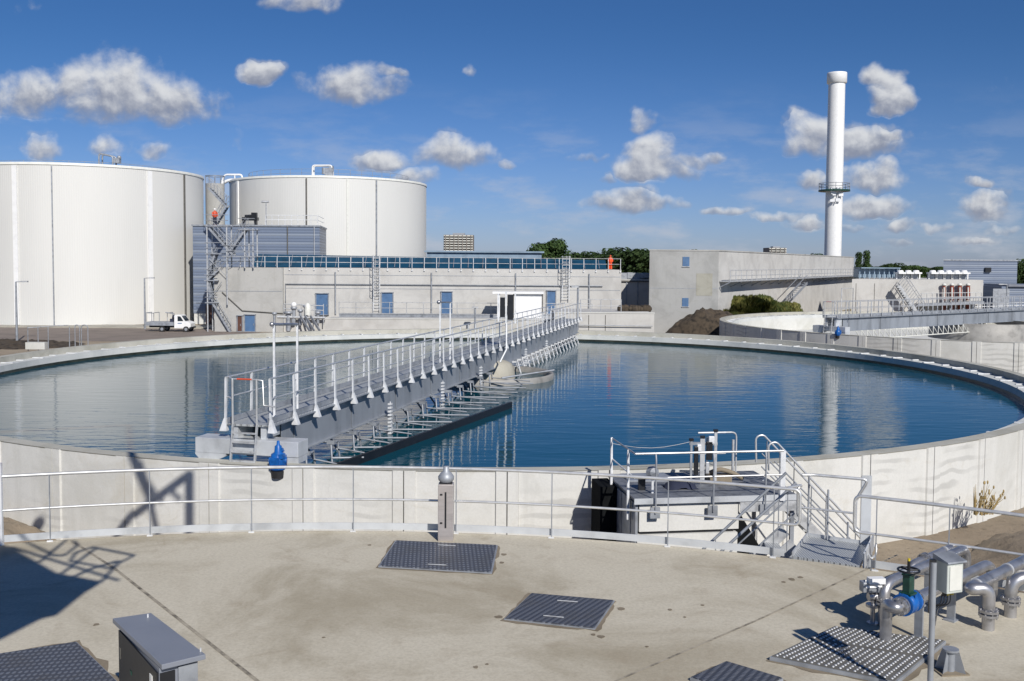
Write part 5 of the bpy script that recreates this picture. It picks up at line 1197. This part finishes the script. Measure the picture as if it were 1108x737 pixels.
mb = MB(); p0, p1 = A(970, 309, Yl-1), A(990, 339, Yl-1)
for o in (0, .9):
    mb.beam(p0+Vector((0,-o,0)), p1+Vector((0,-o,0)), .06, .35); mb.tube([p0+Vector((1,-o,1.1)), p1+Vector((1,-o,1.1))], .05, 5)
    for k in range(7): q = p0.lerp(p1, k/6)+Vector((0,-o,0)); mb.tube([q, q+Vector((.9,0,1.2))], .04, 4)
for k in range(12): mb.box(p0.lerp(p1, k/12)+Vector((0,-.45,0)), (.4, .9, .06))
solo(mb, 'wall_stair', 'galv', 'steep steel stair down the front of the lower block, beside the red pipes', 'stairs', tuple(p1))
# rooftop fan units
zR = a.z
proto = None
def fan(x, Y, w_):
    q = A(x, 300, Y); t_ = thing('roof_fan', 'white rooftop fan unit in the row along the lower block', 'fan unit', (q.x, Y, zR), 'white fan units on the lower block roof')
    h_ = (A(x, 292, Y).z-zR)*.9
    mb = MB()
    for sx in (-1, 1): mb.beam((q.x+sx*w_/2, Y, zR), (q.x+sx*w_/2, Y, zR+h_*.75), .14, .14)
    mb.box((q.x, Y, zR+h_*.72), (w_, 1.6, .2)); mb.build('frame', 'white', t_)
    MB().lathe((q.x, Y, zR+h_*.75), [(w_*.42, 0), (w_*.42, h_*.2), (w_*.34, h_*.3), (.01, h_*.32)], 16).build('fan_drum', 'white', t_)
    MB().box((q.x, Y+.5, zR+h_*.3), (w_*.7, .8, h_*.6)).build('motor_box', 'galvd', t_)
for x in (974, 982.5, 991, 1009, 1017.5, 1026, 1034.5, 1043): fan(x, 127, .95)
mb = MB(); p = A(926, 300, 130); q = A(968, 300, 130)
mb.box(((p.x+q.x)/2, 130, zR+.7), (q.x-p.x, 2, 1.2)); mb.box(((p.x+q.x)/2, 129.5, zR+1.4), (q.x-p.x, 3, .12))
for k in range(9): mb.beam((p.x+(q.x-p.x)*k/8, 128.6, zR), (p.x+(q.x-p.x)*k/8, 128.6, zR+1.4), .12, .12)
solo(mb, 'roof_shelter', 'paleroof', 'low blue-grey roof shelter on posts between the poplars and the white fans', 'shelter', ((p.x+q.x)/2, 130, zR))
mb = MB(); p0_ = A(960, 306, Yl-.4)
# ---- blue hall far right
Yh = 150.; a = A(1021, 282, Yh); b = A(1101, 282.5, Yh)
t = thing('clad_hall', 'big blue-grey ribbed hall at the far right behind the lower block', 'building', ((a.x+b.x)/2, Yh, GZ))
MB().prism([(a.x, Yh), (b.x, Yh), (b.x, Yh+25), (a.x*1.18, Yh+25)], GZ-.1, a.z).build('wall', 'corr', t)
MB().prism([(a.x-.1, Yh-.1), (b.x+.1, Yh-.1), (b.x+.1, Yh+25), (a.x*1.18, Yh+25)], a.z, a.z+.2).build('roof_edge', 'galvd', t)
q = A(1069, 292, Yh-.2); MB().box(tuple(q), (.9, .3, .7)).build('wall_vent', 'black', t)
a = A(1075, 310, Yh-8); b = A(1180, 310, Yh-8)
t = thing('clad_annex', 'low blue-grey annex in front of the big ribbed hall, running out of the photo', 'building', ((a.x+b.x)/2, Yh-8, GZ))
MB().prism([(a.x+1.2, Yh-8), (b.x, Yh-8), (b.x, Yh-1), (a.x+1.2, Yh-1)], GZ-.1, a.z).build('wall', 'corr', t)
MB().prism([(A(1100, 1, Yh-8).x, Yh-8.4), (b.x, Yh-8.4), (b.x, Yh-1), (A(1100, 1, Yh-8).x, Yh-1)], a.z, a.z+.3).build('roof', 'lid', t)
q = A(1083, 325, Yh-8.1); MB().box(tuple(q), (2.4, .1, 3.4)).build('door', 'galvd', t)
t = thing('service_railing', 'long thin railing at ground level in front of the blue clad hall', 'railing', tuple(A(1080, 335, 112)))
mb = MB()
for yy in (329, 332): mb.tube([A(1055, yy, 112), A(1130, yy-2, 112)], .04, 5)
for k in range(16): mb.tube([A(1055+k*5, 329-k*.12, 112), A(1055+k*5, 337, 112)], .04, 5)
mb.build('rails', 'flat', t)
# ---- chimney
Ych = 176.; cx_ = A(901, 276, Ych).x
pr = lambda y: A(901, y, Ych).z
rw = (A(911.5, 200, Ych).x-A(891.5, 200, Ych).x)/2
t = thing('chimney', 'tall white cylindrical chimney with a collar at its top and a green-floored gallery round it', 'chimney', (cx_, Ych, GZ))
mb = MB(); mb.lathe((cx_, Ych, 0), [(rw*.89, GZ), (rw*.89, pr(208)), (rw*.87, pr(87))], 48); mb.build('shaft', 'white', t)
mb = MB(); mb.lathe((cx_, Ych, 0), [(rw*.87, pr(91)), (rw*1.04, pr(90)), (rw*1.04, pr(80.5)), (rw*1.02, pr(79)), (rw*.6, pr(79))], 48); mb.build('collar', 'white', t)
mb = MB(); mb.cyl((cx_, Ych, 0), rw*1.65, pr(207.3), pr(205.6), 32); mb.build('gallery_floor', 'green', t)
mb = MB()
for h_ in (.6, 1.15): mb.tube([(cx_+rw*1.6*cos(a), Ych+rw*1.6*sin(a), pr(205.6)+h_) for a in [k*2*pi/28 for k in range(28)]], .05, 4, closed=True)
for k in range(14): a = k*2*pi/14; mb.tube([(cx_+rw*1.6*cos(a), Ych+rw*1.6*sin(a), pr(205.6)), (cx_+rw*1.6*cos(a), Ych+rw*1.6*sin(a), pr(205.6)+1.15)], .05, 4)
mb.build('gallery_rail', 'galvd', t)
mb = MB(); rnd = random.Random(3)
for k in range(7): mb.box((cx_-.2+rnd.uniform(-.8, .8), Ych-rw*1.0-.15, pr(212)+rnd.uniform(-1.0, 1.3)), (rnd.uniform(.4, .9), .3, rnd.uniform(.3, .8)), rnd.uniform(-.2, .2))
mb.tube([(cx_+.3, Ych-rw-.1, pr(208)), (cx_-.4, Ych-rw-.1, pr(221))], .09, 6); mb.build('sampling_equipment', 'flat', t)

# ---- distant high-rise and roofs
def tower(label, x0, x1, yt, Y, nf, nb, z0=GZ, name='apartment_tower', m='brick'):
    a = A(x0, yt, Y); b = A(x1, yt, Y); t = thing(name, label, 'building', ((a.x+b.x)/2, Y, GZ)); H_ = a.z-GZ
    MB().prism([(a.x, Y), (b.x, Y), (b.x, Y+16), (a.x, Y+16)], GZ, a.z).build('wall', m, t)
    MB().prism([(a.x+(b.x-a.x)*.3, Y+3), (a.x+(b.x-a.x)*.7, Y+3), (a.x+(b.x-a.x)*.7, Y+10), (a.x+(b.x-a.x)*.3, Y+10)], a.z, a.z+H_*.05).build('roof_house', 'galvd', t)
    for k in range(nf):
        z_ = GZ+H_*(k+.55)/nf; MB().box(((a.x+b.x)/2, Y-.7, z_), ((b.x-a.x)*.97, 1.4, H_/nf*.34)).build('balcony_row', 'offw', t)
    for k in range(nb): MB().box((a.x+(b.x-a.x)*(k+.5)/nb, Y-.9, GZ+H_/2), (.5, 1.9, H_*.98)).build('fin', 'brick', t)
tower('distant apartment block with white balcony rows, beside the far white tank', 480, 512, 254, 620, 16, 7)
tower('small distant grey building top just above the flat roof near the chimney', 832, 851, 268, 700, 12, 4)
# ---- trees
rt = random.Random(11)
def tree_mesh(h, w_, nl, seed, leaf=.5, trunk=.3, tall=False, nb=9):
    r = random.Random(seed); tk = MB(); cr = MB()
    tk.tube([(0,0,0), (.1*w_*.2, 0, h*trunk), (0, 0, h*.75)], [h*.03, h*.022, h*.006], 7)
    blobs = []
    for k in range(nb):
        a = r.uniform(0, 6.28); rr = r.uniform(0, .36)*w_; z = r.uniform(trunk+.08, .92)*h
        if tall: rr *= .35
        s_ = (r.uniform(.14, .26) if not tall else r.uniform(.1, .16))*min(w_, h)*(1.15-.45*abs(z/h-.55))*(1 if not tall else 2.6)
        p = Vector((rr*cos(a)*(1.15-.5*z/h), rr*sin(a)*(1.15-.5*z/h), z)); blobs.append((p, s_))
        tk.tube([(0, 0, h*trunk*r.uniform(.8, 1.4)), p*.6+Vector((0,0,z*.25)), p], [h*.012, h*.008, h*.003], 5)
    for i in range(nl):
        p, s_ = r.choice(blobs); d = Vector((r.gauss(0,1), r.gauss(0,1), r.gauss(0,1)))
        d = d.normalized()*s_*r.uniform(.45, 1.08)**.6; d.z *= .8; q = p+d; n_ = (d.normalized()+Vector((r.uniform(-.8,.8), r.uniform(-.8,.8), r.uniform(-.4,.9)))).normalized()
        u_ = n_.orthogonal().normalized(); v_ = n_.cross(u_); s2 = leaf*r.uniform(.5, 1.3)
        if leaf < .2:
            u_ = Vector((r.uniform(-.5,.5), r.uniform(-.5,.5), 1)).normalized()*2.2; v_ = u_.orthogonal().normalized()*.7
        cr.add([q+u_*s2, q+v_*s2*.6, q-u_*s2, q-v_*s2*.6], [(0,1,2,3)])
    return tk, cr
protos = {}
def tree(kind, x, ytop, Y, label, name='tree', group='distant trees', zbase=GZ, wscale=1.):
    p = A(x, ytop, Y); H_ = p.z-zbase
    if kind not in protos:
        hh, ww, nl, lf, tr, tall, nb, m_ = KIND[kind]; tk, cr = tree_mesh(hh, ww, nl, hash_(kind), lf, tr, tall, nb)
        t = thing(name, label, 'tree' if 'bush' not in kind else 'bush', (0,0,0), group); tk.build('trunk', 'bark', t); cr.build('crown', m_, t); protos[kind] = [t, False]
    t, used = protos[kind]
    if used: t = copy_tree(t); t.name = name
    protos[kind][1] = True
    s_ = H_/KIND[kind][0]/1.1; t.location = (p.x, Y, zbase-.05); t.scale = (s_*wscale, s_*wscale, s_); t.rotation_euler = (0, 0, rt.uniform(0, 6.28)); t['label'] = label; t['group'] = group
    t['category'] = 'bush' if 'bush' in kind else 'tree'
def hash_(k): return sum(ord(c)*(i+3) for i, c in enumerate(k))
KIND = {'oak': (12, 13, 9000, .33, .22, False, 20, 'leaf'), 'round': (11, 9, 4600, .36, .15, False, 14, 'leaf'), 'mass': (10, 11, 5200, .36, .05, False, 18, 'leaf'), 'poplar': (14, 4.5, 5500, .3, .06, True, 34, 'leaf'),
        'bush': (2.4, 3.4, 3600, .13, .03, False, 14, 'leaf2')}
tree('oak', 597, 254.5, 190, 'broad dark tree rising behind the blue roof strip', 'broadleaf_tree', 'broad tree behind the roof', wscale=1.0)
tree('round', 577, 264, 196, 'smaller rounded tree touching the broad dark tree', 'broadleaf_tree', wscale=.6)
for i, (x, y, k) in enumerate([(619, 274, 'round'), (628, 271.5, 'mass'), (638, 272.5, 'round'), (648, 273, 'mass'), (656, 270, 'round'), (666, 268.5, 'mass'), (676, 268, 'round'), (686, 267.5, 'mass'), (696, 268.5, 'round'), (705, 269, 'mass'), (688, 276, 'mass')]):
    tree(k, x, y, 250-rt.uniform(0, 25), 'dark green tree in the row between the two concrete buildings', 'broadleaf_tree', 'trees in the gap between the buildings', wscale=1.3)
for i, x in enumerate((735, 747, 862, 874, 885)):
    tree('mass' if i % 2 else 'round', x, 270 if x < 800 else 274, 330, 'treetop just showing above the blocky concrete building', 'broadleaf_tree', 'treetops above the blocky building', wscale=1.3)
tree('poplar', 930, 266, 240, 'taller of two slim dark poplars right of the chimney', 'poplar_tree', 'two poplars', wscale=.72)
tree('poplar', 938, 264, 244, 'second slim poplar, close against its taller neighbour', 'poplar_tree', 'two poplars', wscale=.72)
for i, x in enumerate(range(945, 1028, 7)):
    tree('mass' if i % 2 else 'round', x, 286+2*sin(i*1.7)+(2 if x > 990 else 0), 380, 'low dark tree in the distant line behind the white roof fans', 'broadleaf_tree', 'distant trees behind the roof fans', wscale=1.4)
for i, (x, y) in enumerate(((1104, 283), (1112, 280), (1122, 282))): tree('mass', x, y, 210, 'dark trees right behind the big blue-grey hall', 'broadleaf_tree', 'trees beside the big hall', wscale=1.)
for i, x in enumerate(range(465, 575, 9)): tree('mass' if i % 2 else 'round', x, 281+(i % 3), 420, 'distant low tree behind the dark blue roof strip', 'broadleaf_tree', 'distant trees behind the roof strip', wscale=1.4)
far_w = random.Random(5)
# bushes on the mound
rb = random.Random(21)
for i in range(30):
    x = 768+i*3.3+rb.uniform(-4, 4); k = (x-815)/52; top_ = 319+17*k*k+rb.uniform(-1, 4); row = i % 3 if x < 800 else (i % 2)*.45
    tree('bush', x, top_+row*7, (99 if x < 835 else 99.6)-row*2.2+.8*rb.random(), 'scrubby olive bush on the overgrown slope behind the empty tank', 'bush', 'bushes on the soil mound', -1.9+.75*(2-row)*(1-k*k*.5)-.4, wscale=rb.uniform(1.0, 1.6))

# ---- people
def person(label, loc, hgt, jacket, arm=.3, turn=0.):
    t = thing('person', label, 'person', loc)
    o = Vector(loc); s_ = hgt/1.75
    V = [(0,0,.95),(0,0,1.15),(0,.0,1.38),(0,0,1.5),(0,.01,1.62), (.1,0,.9),(.11,.03,.5),(.11,-.0,.08),(.11,-.12,.04), (-.1,0,.9),(-.11,-.02,.5),(-.11,0,.08),(-.11,-.12,.04), (.19,0,1.4),(.25,0,1.13),(.22,-.14,.92),(-.19,0,1.4),(-.25,.02,1.13),(-.24,-.12,.92)]
    E_ = [(0,1),(1,2),(2,3),(3,4),(0,5),(5,6),(6,7),(7,8),(0,9),(9,10),(10,11),(11,12),(2,13),(13,14),(14,15),(2,16),(16,17),(17,18)]
    Rr = [.15,.15,.16,.06,.1,.1,.075,.05,.045,.1,.075,.05,.045,.08,.055,.04,.08,.055,.04]
    rz = Matrix.Rotation(turn, 3, 'Z')
    me = bpy.data.meshes.new('body'); me.from_pydata([rz @ (Vector(v)*s_) for v in V], E_, []); b = bpy.data.objects.new('body', me); COL.objects.link(b); b.parent = t
    sk = b.modifiers.new('skin', 'SKIN'); me.skin_vertices[0].data[0].use_root = True
    for i, r_ in enumerate(Rr): me.skin_vertices[0].data[i].radius = (r_*s_, r_*s_)
    ss = b.modifiers.new('sub', 'SUBSURF'); ss.levels = ss.render_levels = 1
    me.materials.append(M['skin'])
    mb = MB(); mb.lathe(o, [(.17*s_, .88*s_), (.2*s_, 1.0*s_), (.22*s_, 1.35*s_), (.16*s_, 1.47*s_), (.07*s_, 1.52*s_)], 14)
    for sx in (-1, 1): mb.tube([o+rz @ Vector((sx*.19, 0, 1.41))*s_, o+rz @ Vector((sx*.26, 0, 1.13))*s_, o+rz @ Vector((sx*.235, -.13, .97))*s_], .075*s_, 8)
    mb.build('jacket', jacket, t)
    mb = MB()
    for sx in (-1, 1): mb.tube([o+rz @ Vector((sx*.09, 0, .95))*s_, o+rz @ Vector((sx*.11, 0, .5))*s_, o+rz @ Vector((sx*.11, 0, .1))*s_], .1*s_, 8)
    mb.build('trousers', 'orange' if jacket == 'orange' else 'navy', t)
    MB().ball(o+Vector((0,0,1.68))*s_, .13*s_, 12, 7, (1, 1, .8)).build('helmet', 'redtape' if jacket == 'orange' else 'white', t)
q = A(660, 289, YB+1.4); person('person in orange work clothes and helmet standing behind the roof railing', (q.x, YB+1.0, zr), 1.45, 'orange')
q = A(232.5, 244, YS+.8); person('person in a red-orange jacket on the top landing of the zigzag stair tower', (q.x, YS+.8, A(232, 244, YS).z), 1.7, 'redtape', turn=.6)

# ---- unseen tower and frame added to throw the deck and wall shadows
TAN = math.tan(SUN_EL); hs = Vector((sun_dir.x, sun_dir.y, 0)).normalized()
def caster(x, y, z, zc): p = G(x, y, z); return p+hs*((zc-z)/TAN)+Vector((0,0,zc-z))
ZC = 6.6
t = thing('shadow_tower', 'unseen steel tower added beside the viewer to shade the deck corner', 'tower', (-7, 3, 0))
pl = [caster(x, y, 0, ZC) for x, y in ((-60, 585), (0, 588), (12, 592), (62, 620), (110, 629), (92, 640), (62, 664), (45, 668), (0, 691), (-60, 700))]
po = [(p.x, p.y) for p in pl]
ar = sum(po[i][0]*po[(i+1) % len(po)][1]-po[(i+1) % len(po)][0]*po[i][1] for i in range(len(po)))
if ar < 0: po = po[::-1]
MB().prism(po, ZC-.05, ZC).build('landing', 'perf', t)
for path, cl in (([(100, 592), (145, 601), (118, 615), (76, 607), (82, 598)], True), ([(22, 583), (58, 601), (70, 601), (84, 590), (80, 585)], False), ([(43, 608), (72, 584)], False), ([(65, 622), (104, 593)], False), ([(80, 624), (100, 615), (128, 607)], False), ([(110, 629), (129, 608)], False), ([(12, 592), (128, 628)], False)):
    MB().tube([caster(x, y, 0, ZC) for x, y in path], .032, 8, closed=cl).build('rail', 'galv', t)
for x_, y_ in ((-8.3, 5.6), (-8.3, 2.0), (-10.5, 5.6), (-10.5, 2.0)): MB().beam((x_, y_, 0), (x_, y_, ZC-.05), .2, .2).build('column', 'galvd', t)
MB().beam((-10.6, 5.5, ZC-.18), (-4.0, 5.5, ZC-.18), .2, .24).build('main_beam', 'galvd', t)
MB().beam((-10.6, 3.9, ZC-.18), (-3.0, 3.9, ZC-.18), .2, .24).build('main_beam', 'galvd', t)
ZJ = 13.5
def wc(x, y):
    d = ray(x, y); dx, dy, dz = d; a_ = dx*dx+dy*dy; b_ = -2*(dx*C1[0]+dy*C1[1]); c_ = C1[0]**2+C1[1]**2-R1*R1
    k = (-b_-math.sqrt(b_*b_-4*a_*c_))/(2*a_); return Vector((dx*k, dy*k, EYE+dz*k))
def jb(x, y, s_): p = wc(x, y); k = s_/hs.length; return p+hs*k+Vector((0,0,k*TAN))
t = thing('shadow_frame', 'unseen steel frame added high beside the viewer to shade the big tank wall', 'shadow caster', (-8.3, 2, ZC))  # unseen frame, its members shaped by the shadow they cast on the wall
for p, q, r_ in (((143, 492), (160, 530), .10), ((160, 530), (172, 585), .07), ((150, 500), (164, 545), .09), ((205, 512), (205, 575), .11), ((205, 512), (140, 560), .10), ((196, 540), (180, 526), .05), ((140, 560), (125, 580), .1), ((160, 520), (176, 543), .04)):
    MB().tube([jb(*p, 13.5), jb(*q, 13.5)], r_, 8).build('member', 'galvd', t)
a_ = jb(205, 512, 13.5); MB().tube([jb(143, 492, 13.5), jb(143, 492, 13.5)+Vector((0, 0, 6)), (-13.5, 0, 20), (-13.5, 0, 0)], .1, 8).build('frame_arm', 'galvd', t)
MB().lathe(jb(41, 566, 13.5), [(.001,-.18),(.14,-.1),(.18,0),(.13,.1),(.001,.2)], 12).build('caster_lump', 'galvd', t)  # unseen lump of the frame, placed by where its shadow falls
# post at the very edge of the picture
q = G(1, 590, 0)
mb = MB(); mb.beam(q, q+Vector((0,0,1.3)), .07, .05); solo(mb, 'edge_post', 'flat', 'plain pale steel post at the end of the long railing', 'post', tuple(q))
W.cycles.sampling_method = 'MANUAL'; W.cycles.sample_map_resolution = 512
S.cycles.max_bounces = 6; S.cycles.glossy_bounces = 3; S.cycles.diffuse_bounces = 3; S.cycles.use_denoising = True
